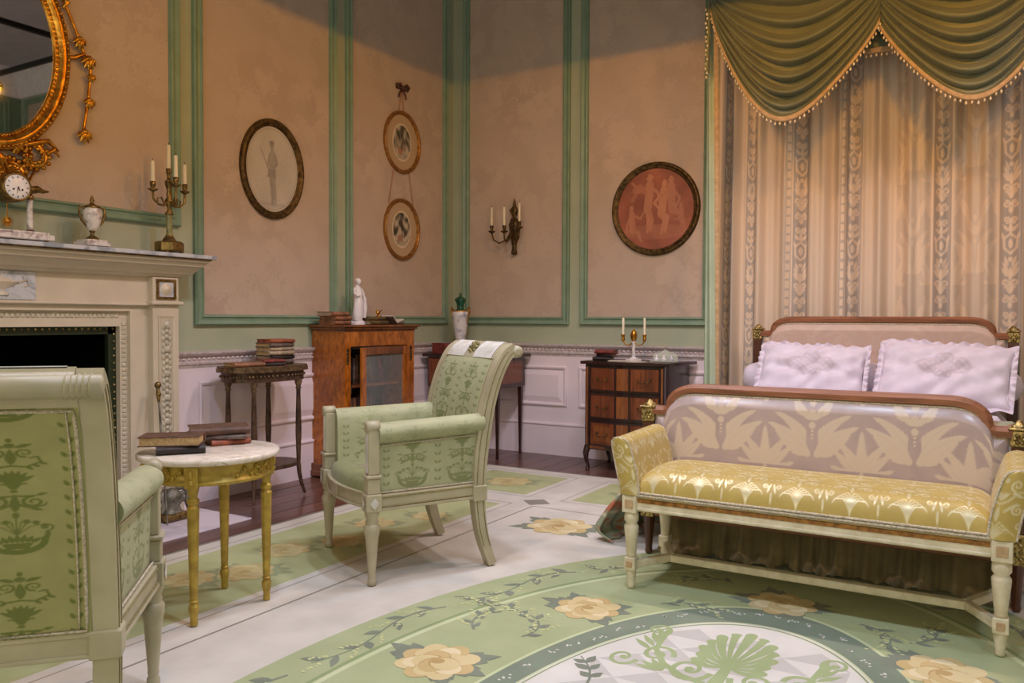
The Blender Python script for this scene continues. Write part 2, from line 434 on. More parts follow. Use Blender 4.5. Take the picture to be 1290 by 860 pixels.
M['lining'] = plain('green_lining', (178, 194, 166), .7, c2=(168, 184, 156), scale=6)
M['lace'] = lace('cream_lace', (228, 206, 182), .8)
M['backcloth'] = plain('pale_backcloth', (172, 164, 160), .8, c2=(160, 152, 148), scale=6)
M['valance'] = plain('olive_valance', (124, 108, 68), .85, c2=(104, 90, 54), scale=10, sheen=.2)
M['coverlet'] = None
M['statue'] = plain('white_bisque', (236, 230, 232), .5, c2=(222, 214, 218), scale=20)
M['porcelain'] = plain('white_porcelain', (226, 220, 222), .15, c2=(150, 156, 180), scale=18, lo=.5, hi=.7)
M['vasegreen'] = plain('green_porcelain', (28, 92, 66), .15, c2=(18, 70, 50), scale=12)
M['mirror'] = plain('mirror_glass', (232, 232, 236), .02, 1.0, c2=(228, 228, 232))
M['glass'] = glass('cabinet_glass', (.6, .63, .63), .03, .13)
M['glassware'] = glass('cut_glass', (.72, .76, .62), .1, .42)
M['pane'] = glass('window_pane', (.9, .95, 1), .02, .12)
M['dial'] = plain('clock_dial', (244, 240, 244), .2, c2=(236, 232, 238))
M['print'] = printed('print_paper')
M['oldgold'] = plain('old_gilt', (176, 124, 62), .4, .6, c2=(122, 82, 40), scale=40, bmp=.2)
M['andiron'] = plain('carved_grey_iron', (146, 140, 124), .5, .35, c2=(86, 82, 70), scale=20, bmp=.3)
M['page'] = plain('book_pages', (204, 172, 124), .8, c2=(176, 142, 96), scale=120)
M['page2'] = plain('book_pages_grey', (182, 160, 140), .8, c2=(150, 130, 112), scale=120)
BOOKC = {'brown': (104, 70, 54), 'dark': (52, 40, 38), 'red': (136, 58, 50), 'tan': (166, 112, 82), 'orange': (172, 92, 62), 'grey': (120, 102, 94), 'olive': (112, 92, 56), 'cream': (190, 168, 140)}
for k_, c_ in BOOKC.items(): M['bk_'+k_] = plain('book_'+k_, c_, .55, c2=tuple(int(x*.7) for x in c_), scale=30, bmp=.1)
M['paperwhite'] = plain('paper', (216, 204, 186), .8)
M['ribbon'] = plain('cream_ribbon', (240, 234, 220), .7)
M['bead_dark'] = plain('tinted_rail', (14, 14, 14), .9, 0)

# ================================================================== the room
XA, YB, XR, YF, ZC = -4.176, 5.958, 2.8, -2.2, 4.3
def struct(o): o['kind'] = 'structure'; return o
def wallA(m):
    m.box(XA-.2, XA, YF-.2, 1.46, 0, ZC); m.box(XA-.2, XA, 2.70, YB+.2, 0, ZC); m.box(XA-.2, XA, 1.46, 2.70, 1.07, ZC)
wl = struct(one(wallA, 'wall_left', M['wall']))
wb = struct(one(lambda m: m.box(XA, XR, YB, YB+.2, 0, ZC), 'wall_back', M['wall']))
wr = struct(one(lambda m: m.box(XR, XR+.2, YF-.2, YB+.2, 0, ZC), 'wall_right', M['green']))
def front(m):
    xs = [XA, -2.6, -1.2, .2, 1.6, XR]
    for i in range(5):
        if i in (1, 3): m.box(xs[i], xs[i+1], YF-.2, YF, 0, .8); m.box(xs[i], xs[i+1], YF-.2, YF, 3.2, ZC)
        else: m.box(xs[i], xs[i+1], YF-.2, YF, 0, ZC)
wf = struct(one(front, 'wall_front', M['wall']))
struct(one(lambda m: m.box(XA-.2, XR+.2, YF-.2, YB+.2, ZC, ZC+.1), 'ceiling', M['ceil']))
for i, x0 in enumerate((-2.6, .2)):
    wn = struct(one(lambda m: m.frame([(x0, YF-.1, .8), (x0, YF-.1, 3.2), (x0+1.4, YF-.1, 3.2), (x0+1.4, YF-.1, .8)], [(0, -.04), (0, .04), (.06, .04), (.06, -.04)], nrm=(0, 1, 0)), 'window_%d' % (i+1), M['white']))
    for a in range(2):
        for b in range(3):
            one(lambda m: m.box(x0+.08+a*.63, x0+.69+a*.63, YF-.105, YF-.095, .88+b*.76, 1.6+b*.76), 'pane', M['pane'], wn)
            one(lambda m: m.frame([(x0+.07+a*.63, YF-.1, .87+b*.76), (x0+.07+a*.63, YF-.1, 1.61+b*.76), (x0+.7+a*.63, YF-.1, 1.61+b*.76), (x0+.7+a*.63, YF-.1, .87+b*.76)], [(0, -.02), (0, .02), (.02, .02), (.02, -.02)], nrm=(0, 1, 0)), 'glazing_bar', M['white'], wn)

# floor boards, each its own piece
fl_ = struct(one(lambda m: m.box(XA-.2, XR+.2, YF-.2, YB+.2, -.12, -.02), 'floor', M['soot']))
random.seed(3)
pw = .155; nb = int((XR-XA)/pw)+1
pm = MB().box(-pw/2+.0015, pw/2-.0015, YF, YB, -.02, 0, .002)
pa = pm.build('plank', M['plank'], fl_, (XA+pw/2, 0, 0)); pb = None
for i in range(1, nb):
    o = bpy.data.objects.new('plank', pa.data); COL.objects.link(o); o.parent = fl_
    o.location = (XA+pw/2+i*pw, 0, random.uniform(-.0015, 0))
    if random.random() < .45:
        if pb is None: pb = pa.data.copy(); pb.materials.clear(); pb.materials.append(M['plank2'])
        o.data = pb

MOULD = [(0, 0), (0, .022), (.008, .030), (.018, .024), (.030, .018), (.044, .020), (.052, .030), (.060, .026), (.066, .008), (.066, 0)]
def wallmap(side):
    if side == 'A': return lambda u, z, h: (XA+h, u, z), (1, 0, 0), False
    if side == 'B': return lambda u, z, h: (u, YB-h, z), (0, -1, 0), False
    if side == 'R': return lambda u, z, h: (XR-h, u, z), (-1, 0, 0), True
    return lambda u, z, h: (u, YF+h, z), (0, 1, 0), True
def ubox(m, P, u0, u1, z0, z1, h0, h1, b=0.0):
    a, c = P(u0, z0, h0), P(u1, z1, h1)
    m.box(min(a[0], c[0]), max(a[0], c[0]), min(a[1], c[1]), max(a[1], c[1]), min(a[2], c[2]), max(a[2], c[2]), b)
def panel(wall, side, u0, u1, z0, z1, paper=True):
    P, n, rev = wallmap(side)
    path = [P(u0, z0, 0), P(u1, z0, 0), P(u1, z1, 0), P(u0, z1, 0)]
    if rev: path = path[::-1]
    one(lambda m: m.frame(path, MOULD, nrm=n), 'panel_moulding', M['green'], wall)
    if paper: one(lambda m: ubox(m, P, u0+.05, u1-.05, z0+.05, z1-.05, 0, .004), 'wallpaper_panel', M['paper'], wall)
for u0, u1, z0 in ((-1.95, -.62, 1.075), (-.5, .91, 1.075), (1.02, 3.14, 1.655), (3.237, 4.461, 1.075), (4.568, 5.856, 1.075)): panel(wl, 'A', u0, u1, z0, 3.95)
for u0, u1 in ((-4.06, -3.014), (-2.915, -1.84), (-1.73, .42), (.53, 1.6), (1.7, 2.7)): panel(wb, 'B', u0, u1, 1.075, 3.95)
for u0, u1 in ((-1.9, -.4), (-.25, 1.3), (1.45, 3.0), (3.15, 4.5), (4.65, 5.8)): panel(wr, 'R', u0, u1, 1.075, 3.95, False)

SKIRT = .245
RAIL = [(0, .818), (.012, .818), (.016, .832), (.024, .84), (.024, .852), (.014, .858), (.016, .884), (.034, .892), (.042, .904), (.042, .914), (0, .918)]
def wain(wall, side, u0, u1, panels):
    P, n, rev = wallmap(side)
    one(lambda m: ubox(m, P, u0, u1, SKIRT, .83, 0, .01), 'wainscot_board', M['white'], wall)
    def sk(m):
        ubox(m, P, u0, u1, 0, SKIRT, 0, .022); ubox(m, P, u0, u1, SKIRT-.004, SKIRT+.022, 0, .03, .008)
    one(sk, 'skirting_board', M['white'], wall)
    def rail(m):
        k = len(RAIL); vs = [P(u0, z, h) for h, z in RAIL]+[P(u1, z, h) for h, z in RAIL]
        m.add(vs, [(i, i+1, k+i+1, k+i) for i in range(k-1)])
    dr = one(rail, 'dado_rail', M['carved'], wall)
    def carve(m):
        L = abs(u1-u0); nn = int(L/.036); d = (u1-u0)/nn
        for i in range(nn):
            u = u0+d*(i+.5); a = [P(u-d*.4, .871, .015), P(u, .860, .015), P(u+d*.4, .871, .015), P(u, .882, .015), P(u, .871, .034)]
            m.add(a, [(0, 1, 4), (1, 2, 4), (2, 3, 4), (3, 0, 4)])
    c = one(carve, 'rail_carving', M['white'], dr); c['kind'] = 'stuff'
    for a, b in panels:
        path = [P(a, .405, .01), P(b, .405, .01), P(b, .735, .01), P(a, .735, .01)]
        if rev: path = path[::-1]
        one(lambda m: m.frame(path, [(0, 0), (0, .012), (.01, .018), (.022, .014), (.03, .002)], nrm=n), 'wainscot_moulding', M['white'], wall)
        def rp(m):
            ubox(m, P, a+.075, b-.075, .48, .66, 0, .022)
            q = [P(a+.03, .435, .01), P(b-.03, .435, .01), P(b-.03, .705, .01), P(a+.03, .705, .01), P(a+.075, .48, .022), P(b-.075, .48, .022), P(b-.075, .66, .022), P(a+.075, .66, .022)]
            m.add(q, [(0, 1, 5, 4), (1, 2, 6, 5), (2, 3, 7, 6), (3, 0, 4, 7)])
        one(rp, 'raised_panel', M['white'], wall)
wain(wl, 'A', 3.03, YB-.04, ((3.26, 4.44), (4.59, 5.84)))
wain(wl, 'A', YF, 1.13, ((-1.95, -.62), (-.5, .9)))
wain(wb, 'B', XA+.04, XR, ((-4.04, -3.03), (-2.92, -1.86), (-1.73, .42), (.53, 1.6), (1.7, 2.7)))
wain(wr, 'R', YF, YB-.04, ((-1.9, -.4), (-.25, 1.3), (1.45, 3.0), (3.15, 4.5)))
CORN = [(0, 3.98), (.03, 3.98), (.05, 4.03), (.09, 4.09), (.16, 4.18), (.20, 4.22), (.24, 4.24), (.24, 4.3)]
for k, (side, u0, u1) in enumerate((('A', YF, YB), ('B', XA, XR), ('R', YF, YB), ('F', XA, XR))):
    P, n, rev = wallmap(side)
    def cn(m):
        q = len(CORN); m.add([P(u0, z, h) for h, z in CORN]+[P(u1, z, h) for h, z in CORN], [(i, i+1, q+i+1, q+i) for i in range(q-1)])
    struct(one(cn, 'trim_%d' % (k+1), M['statue']))

# lamp rail with its heads (hangs above the picture)
t = thing('hanging_lamp_rail', 'black lamp rail hung from the ceiling on thin rods', 'lamp', (-1.9, 1.8, 3.3))
one(lambda m: m.box(-.02, .02, -1.0, 2.2, .0, .04, .005), 'rail', M['bead_dark'], t)
for y in (0, 2.2): one(lambda m: m.box(-.02, 2.8, y-.02, y+.02, .001, .041, .005), 'rail', M['bead_dark'], t)
for x, y in ((0, -.9), (0, 1.1), (2.7, 0), (2.7, 2.2)): one(lambda m: m.tube([(x, y, .04), (x, y, 1.0)], .006, 6), 'rod', M['bead_dark'], t)
for lx, ly in LAMPS+[q[:2] for q in DOWN]+[q[0] for q in WASH_FILL]: one(lambda m: m.lathe([(.02, 0), (.05, -.005), (.09, -.05), (.095, -.085), (.085, -.085), (.04, -.03)], (lx+1.9, ly-1.8, 0), 16), 'lamp_head', M['bead_dark'], t)

# ================================================================== fireplace
FY = 2.08                       # centre line
t = thing('fireplace', 'cream carved chimneypiece with grey marble shelf and black opening', 'fireplace', (XA, FY, 0))
XW = .003
def fp(name, fn, mat, par=t): return one(fn, name, mat, par)
H2 = .62
# opening, lining and firebox
def fbox(m):
    m.box(-.42, -.40, -H2, H2, .001, 1.07); m.box(-.42, -.0, -H2, -H2+.01, .001, 1.07); m.box(-.42, .0, H2-.01, H2, .001, 1.07); m.box(-.42, 0, -H2, H2, 1.06, 1.07); m.box(-.42, .0, -H2, H2, .001, .01)
fp('firebox', fbox, M['soot'])
fp('frieze', lambda m: (m.box(XW, .115, -.8, .8, 1.20, 1.345), m.box(XW, .135, -.8, .8, 1.185, 1.2, .004), m.box(XW, .11, -.8, .8, 1.155, 1.185)), M['cream'])
for s in (-1, 1):
    def jamb(m):
        m.box(XW, .11, min(s*.665, s*.8), max(s*.665, s*.8), 0, 1.155)
        m.box(XW, .085, min(s*.62, s*.665), max(s*.62, s*.665), 0, 1.11)
    fp('jamb', jamb, M['cream'])
    def carve(m):
        for i in range(42):
            z = .05+i*.025; m.box(.08, .091, min(s*.628, s*.657), max(s*.628, s*.657), z, z+.022, .005)
    c = fp('carved_border', carve, M['creamcarve']); c['kind'] = 'stuff'
    def pil(m):
        y0, y1 = sorted((s*.775, s*.94))
        m.box(XW, .155, y0, y1, .12, 1.19, .003); m.box(XW, .175, y0-.015, y1+.015, 0, .12, .006)
        m.box(XW, .155, y0, y1, 1.21, 1.345, .003); m.box(XW, .18, y0-.02, y1+.02, 1.19, 1.212, .006)
        m.frame([(.155, y0+.03, .17), (.155, y1-.03, .17), (.155, y1-.03, 1.13), (.155, y0+.03, 1.13)], [(0, 0), (0, .006), (.012, .002)], nrm=(1, 0, 0))
    pl_ = fp('pilaster', pil, M['cream'])
    def drop(m):
        random.seed(5); yc = s*.857
        m.box(.150, .157, yc-.034, yc+.034, .19, 1.11)
        for i in range(26):
            z = 1.08-i*.034; r = .026 if i % 4 == 0 else .016
            m.sphere((.160, yc, z), r, 8, 0, (.45, 1.0, .8))
            for q in (-1, 1): m.sphere((.158, yc+q*.02, z-.012), .012, 6, 0, (.5, 1, 1.3))
    fp('carved_drop', drop, M['creamcarve'], pl_)
    yc = s*.857
    fp('tablet', lambda m: (m.frame([(.155, yc-.062, 1.222), (.155, yc+.062, 1.222), (.155, yc+.062, 1.335), (.155, yc-.062, 1.335)], [(0, 0), (0, .008), (.014, .008), (.016, 0)], nrm=(1, 0, 0))), M['brass'], pl_)
    fp('tablet_ground', lambda m: m.box(.153, .158, yc-.05, yc+.05, 1.235, 1.322), M['mantelmarble'], pl_)
    fp('rosette', lambda m: [m.lathe([(.036-.008*i, .004*i) for i in range(5)], (.158, yc, 1.278), 14, M=Matrix.Rotation(PI/2, 4, 'Y'))], M['cream'], pl_)
def topcarve(m):
    for i in range(50):
        y = -.615+i*.0246; m.box(.08, .091, y, y+.022, 1.117, 1.146, .005)
c = fp('carved_border', lambda m: topcarve(m), M['creamcarve']); c['kind'] = 'stuff'
fp('lintel_bead', lambda m: (m.box(XW, .085, -.62, .62, 1.072, 1.11), m.box(XW, .085, -.665, .665, 1.11, 1.157)), M['cream'])
# green iron inner frame with its gilt studs
fp('iron_frame', lambda m: (m.box(.02, .05, -.62, -.575, 0, 1.07), m.box(.02, .05, .575, .62, 0, 1.07), m.box(.02, .05, -.62, .62, 1.03, 1.072)), M['grate'])
def studs(m):
    for i in range(26):
        for s in (-1, 1): m.sphere((.052, s*.607, .05+i*.0392), .007, 6)
    for i in range(36): m.sphere((.052, -.6+i*.0343, 1.06), .007, 6)
c = fp('stud_row', studs, M['ormolu']); c['kind'] = 'stuff'
# frieze tablet with a tazza in relief
tb = fp('tazza_tablet', lambda m: m.box(.112, .122, -.155, .155, 1.203, 1.342, .002), M['mantelmarble'])
def taz(m):
    m.lathe([(.03, 0), (.026, .006), (.008, .015), (.008, .03), (.05, .045), (.075, .062), (.085, .066), (.06, .07), (.02, .082), (.004, .09)], (.122, 0, 1.225), 16, sx=.25)
    for s in (-1, 1): m.tube([(.124, s*.07, 1.285), (.124, s*.11, 1.30), (.124, s*.12, 1.28), (.124, s*.10, 1.268)], .005, 6)
fp('tazza_relief', taz, M['cream'], tb)
# shelf: cornice mouldings under a marble slab, breaking forward
SH = [(0, 1.345), (.13, 1.345), (.145, 1.352), (.15, 1.362), (.17, 1.366), (.18, 1.380), (.205, 1.405), (.225, 1.412), (.232, 1.43), (.25, 1.436), (.25, 1.45), (0, 1.45)]
def shelf(m):
    k = len(SH)
    for e in (-1, 1): pass
    vs = []
    for s in (-1, 1):
        vs += [(h, s*(.90+h*.72), z) for h, z in SH]
    m.add(vs, [(i, i+1, k+i+1, k+i) for i in range(k-1)]+[tuple(range(k)), tuple(range(k, 2*k))[::-1]])
fp('shelf_cornice', shelf, M['cream'])
fp('shelf_edge', lambda m: m.box(XW, .262, -1.085, 1.085, 1.448, 1.456), M['bronze'])
fp('shelf_slab', lambda m: m.box(XW, .27, -1.115, 1.115, 1.456, 1.478, .003), M['mantelmarble'])
h = one(lambda m: m.box(XA+.02, -3.56, 1.03, 3.135, -.019, .008, .002), 'hearth_slab', M['hearth'])
tag(h, 'pale lilac marble hearth slab in the floor before the fireplace', 'hearth')

# ================================================================== painted floorcloth
RZ = .006
RG = {}
for k_, c_, c2_ in (('cream', (218, 212, 200), (204, 198, 186)), ('green', (178, 187, 144), (168, 178, 134)), ('pgreen', (186, 190, 142), (172, 178, 128)), ('line', (150, 142, 130), (138, 132, 118)),
                    ('pale', (206, 214, 172), (196, 206, 160)), ('mid', (150, 166, 118), (140, 156, 110)), ('dark', (136, 148, 128), (126, 138, 120)), ('white', (228, 224, 216), (218, 214, 206)), ('tri', (206, 202, 196), (198, 194, 186)),
                    ('motif', (172, 186, 138), (160, 174, 126)), ('leaf', (138, 146, 128), (124, 132, 116)), ('dot', (214, 216, 160), (204, 208, 150)), ('p1', (222, 204, 156), (212, 194, 144)), ('p2', (210, 186, 134), (200, 176, 124)), ('p3', (192, 164, 112), (182, 154, 102)), ('f0', (158, 164, 124), (150, 156, 116)), ('f1', (204, 190, 138), (196, 182, 130)), ('f2', (196, 178, 124), (188, 170, 116)), ('f3', (182, 166, 112), (174, 158, 106)), ('f4', (208, 196, 146), (200, 188, 138)), ('p4', (232, 218, 178), (224, 208, 166))):
    RG[k_] = plain('floorcloth_'+k_, c_, .55, c2=c2_, scale=5, spec=.3)
rug = thing('floorcloth', 'cream and green floorcloth painted with roses, vines and an oval medallion', 'rug', (0, 0, 0))
CX, CY = -.70, 1.90
RX0, RX1, RY0, RY1 = -3.355, 1.955, -1.46, 5.265
one(lambda m: m.box(RX0, RX1, RY0, RY1, .0005, RZ, .002), 'cloth', RG['cream'], rug)
class Flat:
    def __init__(s): s.m = MB()
    def poly(s, pts, z, mi=0): s.m.add([(x, y, z) for x, y in pts], [tuple(range(len(pts)))], mi)
    def strip(s, pts, w0, w1, z, mi=0):
        n = len(pts); L = []; R_ = []
        for i in range(n):
            a, b = pts[max(0, i-1)], pts[min(n-1, i+1)]; dx, dy = b[0]-a[0], b[1]-a[1]; l = math.hypot(dx, dy) or 1
            w = (w0+(w1-w0)*i/(n-1))/2; L.append((pts[i][0]-dy/l*w, pts[i][1]+dx/l*w, z)); R_.append((pts[i][0]+dy/l*w, pts[i][1]-dx/l*w, z))
        s.m.add(L+R_, [(i, i+1, n+i+1, n+i) for i in range(n-1)], mi)
    def leaf(s, x, y, a, L, w, z, mi=0):
        pts = [(0, 0), (.25, .75), (.5, 1), (.75, .6), (1, 0), (.75, -.6), (.5, -1), (.25, -.75)]; c, q = math.cos(a), math.sin(a)
        s.poly([(x+c*u*L-q*v*w, y+q*u*L+c*v*w) for u, v in pts], z, mi)
    def disc(s, x, y, rx, ry, z, mi=0, rot=0, n=12):
        c, q = math.cos(rot), math.sin(rot)
        s.poly([(x+c*rx*math.cos(2*PI*k/n)-q*ry*math.sin(2*PI*k/n), y+q*rx*math.cos(2*PI*k/n)+c*ry*math.sin(2*PI*k/n)) for k in range(n)], z, mi)
    def build(s, name, mats): return s.m.build(name, mats, rug)
def ring(a0, b0, a1, b1, z, name, mat, n=160):
    m = MB(); P = [(CX+a*math.cos(2*PI*k/n), CY+b*math.sin(2*PI*k/n), z) for a, b in ((a0, b0), (a1, b1)) for k in range(n)]
    m.add(P, [(k, (k+1) % n, n+(k+1) % n, n+k) for k in range(n)]); return m.build(name, mat, rug)
def ellp(a, b, th): return (CX+a*math.cos(th), CY+b*math.sin(th))
e = .0002
# border: lines and green compartments
def rectline(x0, x1, y0, y1, w, name):
    f = Flat()
    for a, b in (((x0, y0), (x1, y0)), ((x1, y0), (x1, y1)), ((x1, y1), (x0, y1)), ((x0, y1), (x0, y0))): f.strip([a, b], w, w, RZ+e)
    f.build(name, RG['line'])
rectline(-2.37, .97, -.41, 4.215, .011, 'border_line'); rectline(RX0+.012, RX1-.012, RY0+.012, RY1-.012, .02, 'edge_line')
ys = [(4.47, 5.08), (1.05, 4.17), (-.25, .92)]; xs = [(-3.17, -2.55), (-2.24, -.95), (-.45, .84), (1.14, 1.76)]
cells = [(-3.20, -2.57, a, b) for a, b in ys]+[(a, b, 4.47, 5.08) for a, b in xs[1:]]+[(1.17, 1.8, a, b) for a, b in ys[1:]]
for x0, x1, y0, y1 in cells:
    f = Flat(); f.poly([(x0, y0), (x1, y0), (x1, y1), (x0, y1)], RZ+e); f.build('border_panel', RG['pgreen'])
    f = Flat()
    for a, b in (((x0-.05, y0-.05), (x1+.05, y0-.05)), ((x1+.05, y0-.05), (x1+.05, y1+.05)), ((x1+.05, y1+.05), (x0-.05, y1+.05)), ((x0-.05, y1+.05), (x0-.05, y0-.05))): f.strip([a, b], .006, .006, RZ+e)
    f.build('panel_outline', RG['line'])
f = Flat(); f.poly([(-2.50, 4.32), (-2.40, 4.23), (-2.31, 4.32), (-2.40, 4.41)], RZ+2*e); f.build('lozenge', RG['line'])
# the oval
ring(1.30, 2.12, .0, .0, RZ+e, 'oval_field', RG['green'])
ring(1.105, 1.80, 1.09, 1.78, RZ+2*e, 'oval_line', RG['mid']); ring(1.085, 1.775, 1.065, 1.75, RZ+2*e, 'oval_line', RG['pale'])
ring(.668, 1.285, .655, 1.268, RZ+3*e, 'oval_line', RG['pale']); ring(.655, 1.268, .566, 1.10, RZ+3*e, 'dark_band', RG['dark'])
ring(.566, 1.10, .558, 1.09, RZ+4*e, 'oval_line', RG['pale']); ring(.558, 1.09, 0, 0, RZ+4*e, 'centre_field', RG['white'])
ring(.552, 1.08, .546, 1.07, RZ+5*e, 'oval_line', RG['mid'])
# grey triangles inside the medallion
f = Flat(); s_ = .105
for i in range(-6, 6):
    for j in range(-11, 11):
        x, y = CX+i*s_, CY+j*s_
        tr = [(x, y), (x+s_, y), (x+s_, y+s_)] if (i+j) % 2 else [(x, y), (x, y+s_), (x+s_, y)]
        if all(((px-CX)/.54)**2+((py-CY)/1.06)**2 < 1 for px, py in tr): f.poly(tr, RZ+5*e)
f.build('triangle_ground', RG['tri'])
# band dots
f = Flat(); random.seed(8)
for k in range(60):
    th = 2*PI*k/60; r = random.uniform(.2, .8)
    for q in range(5):
        p = ellp(.58+.06*r+random.uniform(-.012, .012), 1.13+.12*r+random.uniform(-.012, .012), th+random.uniform(-.03, .03))
        f.disc(*p, .006, .004, RZ+4*e, 0, th, 6)
o = f.build('band_dots', RG['white']); o['kind'] = 'stuff'
def rose(x, y, R, rot, faded=False):
    leaves = True; f = Flat(); z = RZ+6*e; random.seed(int(1000*abs(x)+77*abs(y)))
    if leaves:
        nl = 0
        for k in range(6):
            a = (rot+2.6 if k < 3 else rot-.4)+random.uniform(-.55, .55)+(k % 3-1)*.45; L = R*random.uniform(.9, 1.5)
            for q in (-.5, 0, .5): nl += 1; f.leaf(x+math.cos(a)*R*.6, y+math.sin(a)*R*.6, a+q, L*(.55 if q else .8), R*.22, z-e+nl*.00001, 0)
    n = 0
    for rr, num, ms in ((.62, 8, (1, 2)), (.42, 6, (4, 1)), (.22, 5, (1, 2)), (.0, 1, (3,))):
        for k in range(num):
            a = rot+2*PI*k/num+rr*3; n += 1
            px, py = x+math.cos(a)*R*rr, y+math.sin(a)*R*rr
            f.disc(px, py, R*(.42 if rr else .18), R*(.36 if rr else .15), z+n*e*.12, 3, a, 12)
            f.disc(px+math.cos(a)*R*.04, py+math.sin(a)*R*.04, R*(.39 if rr else .14), R*(.33 if rr else .12), z+n*e*.12+e*.05, ms[k % len(ms)], a, 12)
    f.build('painted_rose', [RG[k] for k in (('f0', 'f1', 'f2', 'f3', 'f4') if faded else ('leaf', 'p1', 'p2', 'p3', 'p4'))])
for x, y, R in ((-1.55, 2.13, .135), (-1.345, 2.83, .125), (-.715, 3.27, .13), (-.13, 2.89, .135), (.14, 2.2, .13), (-1.5, 1.35, .13), (.1, 1.3, .13)): rose(x, y, R, .4)
for x, y, R in ((-2.015, 3.88, .17), (.6, 3.88, .17)): rose(x, y, R, .2)
for x, y, R in ((-2.95, 2.25, .11), (-2.82, 2.45, .12), (-2.93, 2.78, .12), (-2.80, 3.05, .11), (-2.9, 3.4, .11), (-2.85, 1.9, .11), (-2.75, 3.7, .1), (-2.87, 4.77, .15), (-1.9, 4.8, .14), (-1.5, 4.75, .12)): rose(x, y, R, .9, True)
def sprig(pts, name, nleaf=7, L=.085, w=.016, dots=True, z=RZ+5*e, seed=1):
    f = Flat(); random.seed(seed); f.strip(pts, .010, .004, z)
    n = len(pts)
    for k in range(nleaf):
        i = 1+int((n-2)*k/max(1, nleaf-1)); i = min(i, n-2)
        a = math.atan2(pts[i+1][1]-pts[i-1][1], pts[i+1][0]-pts[i-1][0])+(.75 if k % 2 else -.75)
        f.leaf(pts[i][0], pts[i][1], a, L*random.uniform(.8, 1.15), w*random.uniform(.8, 1.2), z+e*.5+k*.00001, 0)
        if dots:
            b = a-(1.2 if k % 2 else -1.2)
            for q in range(6):
                d = .03+.014*q; f.disc(pts[i][0]+math.cos(b)*d+random.uniform(-.008, .008), pts[i][1]+math.sin(b)*d+random.uniform(-.008, .008), .0075, .005, z+e*1.1+q*.00001, 1, 0, 7)
    f.build(name, [RG['leaf'], RG['dot']])
for k in range(16):
    t0 = 2*PI*k/16+.05; pts = []
    for i in range(15):
        th = t0+.34*i/14; wv = .035*math.sin(i/14*2*PI); pts.append(ellp(1.19+wv, 1.95+wv*1.4, th))
    sprig(pts, 'painted_vine', 9, .085, .017, seed=k)
for k, (x, y, a, cv) in enumerate(((-1.42, 2.45, 1.2, .9), (-1.6, 2.42, 2.4, -.8), (-1.12, 3.02, .9, -.9), (-1.52, 2.62, 2.2, .9), (-.95, 3.42, 2.7, .9), (-.42, 3.2, -.2, -1), (-.25, 3.1, .6, .8), (.02, 2.65, .8, -.8), (-1.62, 1.85, -2, .8))):
    pts = []; px, py, aa = x, y, a
    for i in range(12): pts.append((px, py)); px += math.cos(aa)*.021; py += math.sin(aa)*.021; aa += cv*.16
    sprig(pts, 'painted_sprig', 6, .06, .013, seed=40+k)
sprig([(-1.06, 2.22), (-1.075, 2.28), (-1.10, 2.33), (-1.13, 2.37), (-1.17, 2.41)], 'painted_sprig', 6, .06, .015, False, RZ+7*e, 60)
# palmette and scrolls of the medallion
f = Flat(); z = RZ+6*e
for k in range(13):
    a = PI/2+(k-6)*.33; L = .30-.012*abs(k-6)**1.3; bx, by = -.73, 2.58; pts = []
    for i in range(8):
        q = i/7; bend = (k-6)*.07*q*q; pts.append((bx+math.cos(a-bend)*L*q*.55*(1+.2*abs(math.sin(a))), by+math.sin(a-bend)*L*q))
    f.strip(pts, .008, .042 if k % 2 == 0 else .03, z+e*.1*(k % 2))
    f.disc(pts[-1][0], pts[-1][1], .02 if k % 2 == 0 else .014, .02, z+e*.2, 0, a)
f.strip([(-.73, 2.40), (-.73, 2.58)], .05, .03, z); f.disc(-.73, 2.58, .03, .03, z+e*.3, 0)
for sx in (1, -1):
    X = lambda x: -.73+sx*(x+.73)
    def spir(cx, cy, r0, a0, turns, w):
        n = 26; f.strip([(X(cx)+sx*(r0*(1-.85*i/n))*math.cos(a0+turns*2*PI*i/n), cy+(r0*(1-.85*i/n))*1.3*math.sin(a0+turns*2*PI*i/n)) for i in range(n+1)], w, w*.5, z+e*.4)
        f.disc(X(cx), cy, r0*.22, r0*.26, z+e*.5)
    spir(-.83, 2.50, .07, 0, -1.4, .022); spir(-.96, 2.56, .055, 0, 1.4, .02); spir(-1.03, 2.76, .05, -PI/2, 1.4, .018); spir(-1.05, 2.48, .05, 0, -1.3, .018); spir(-.84, 2.25, .09, 0, 1.4, .024)
    f.strip([(X(-.76), 2.42), (X(-.84), 2.44), (X(-.92), 2.50), (X(-.98), 2.60), (X(-.99), 2.70), (X(-1.0), 2.79)], .03, .014, z+e*.2)
    for k in range(5): f.leaf(X(-.99), 2.58+.03*k, PI/2+sx*(.9-.2*k), .11, .013, z+e*.6+k*.00002)
    for k in range(4): f.leaf(X(-.90), 2.44, PI/2+sx*(.3+.4*k), .10, .014, z+e*.8+k*.00002)
f.build('medallion_palmette', RG['motif'])

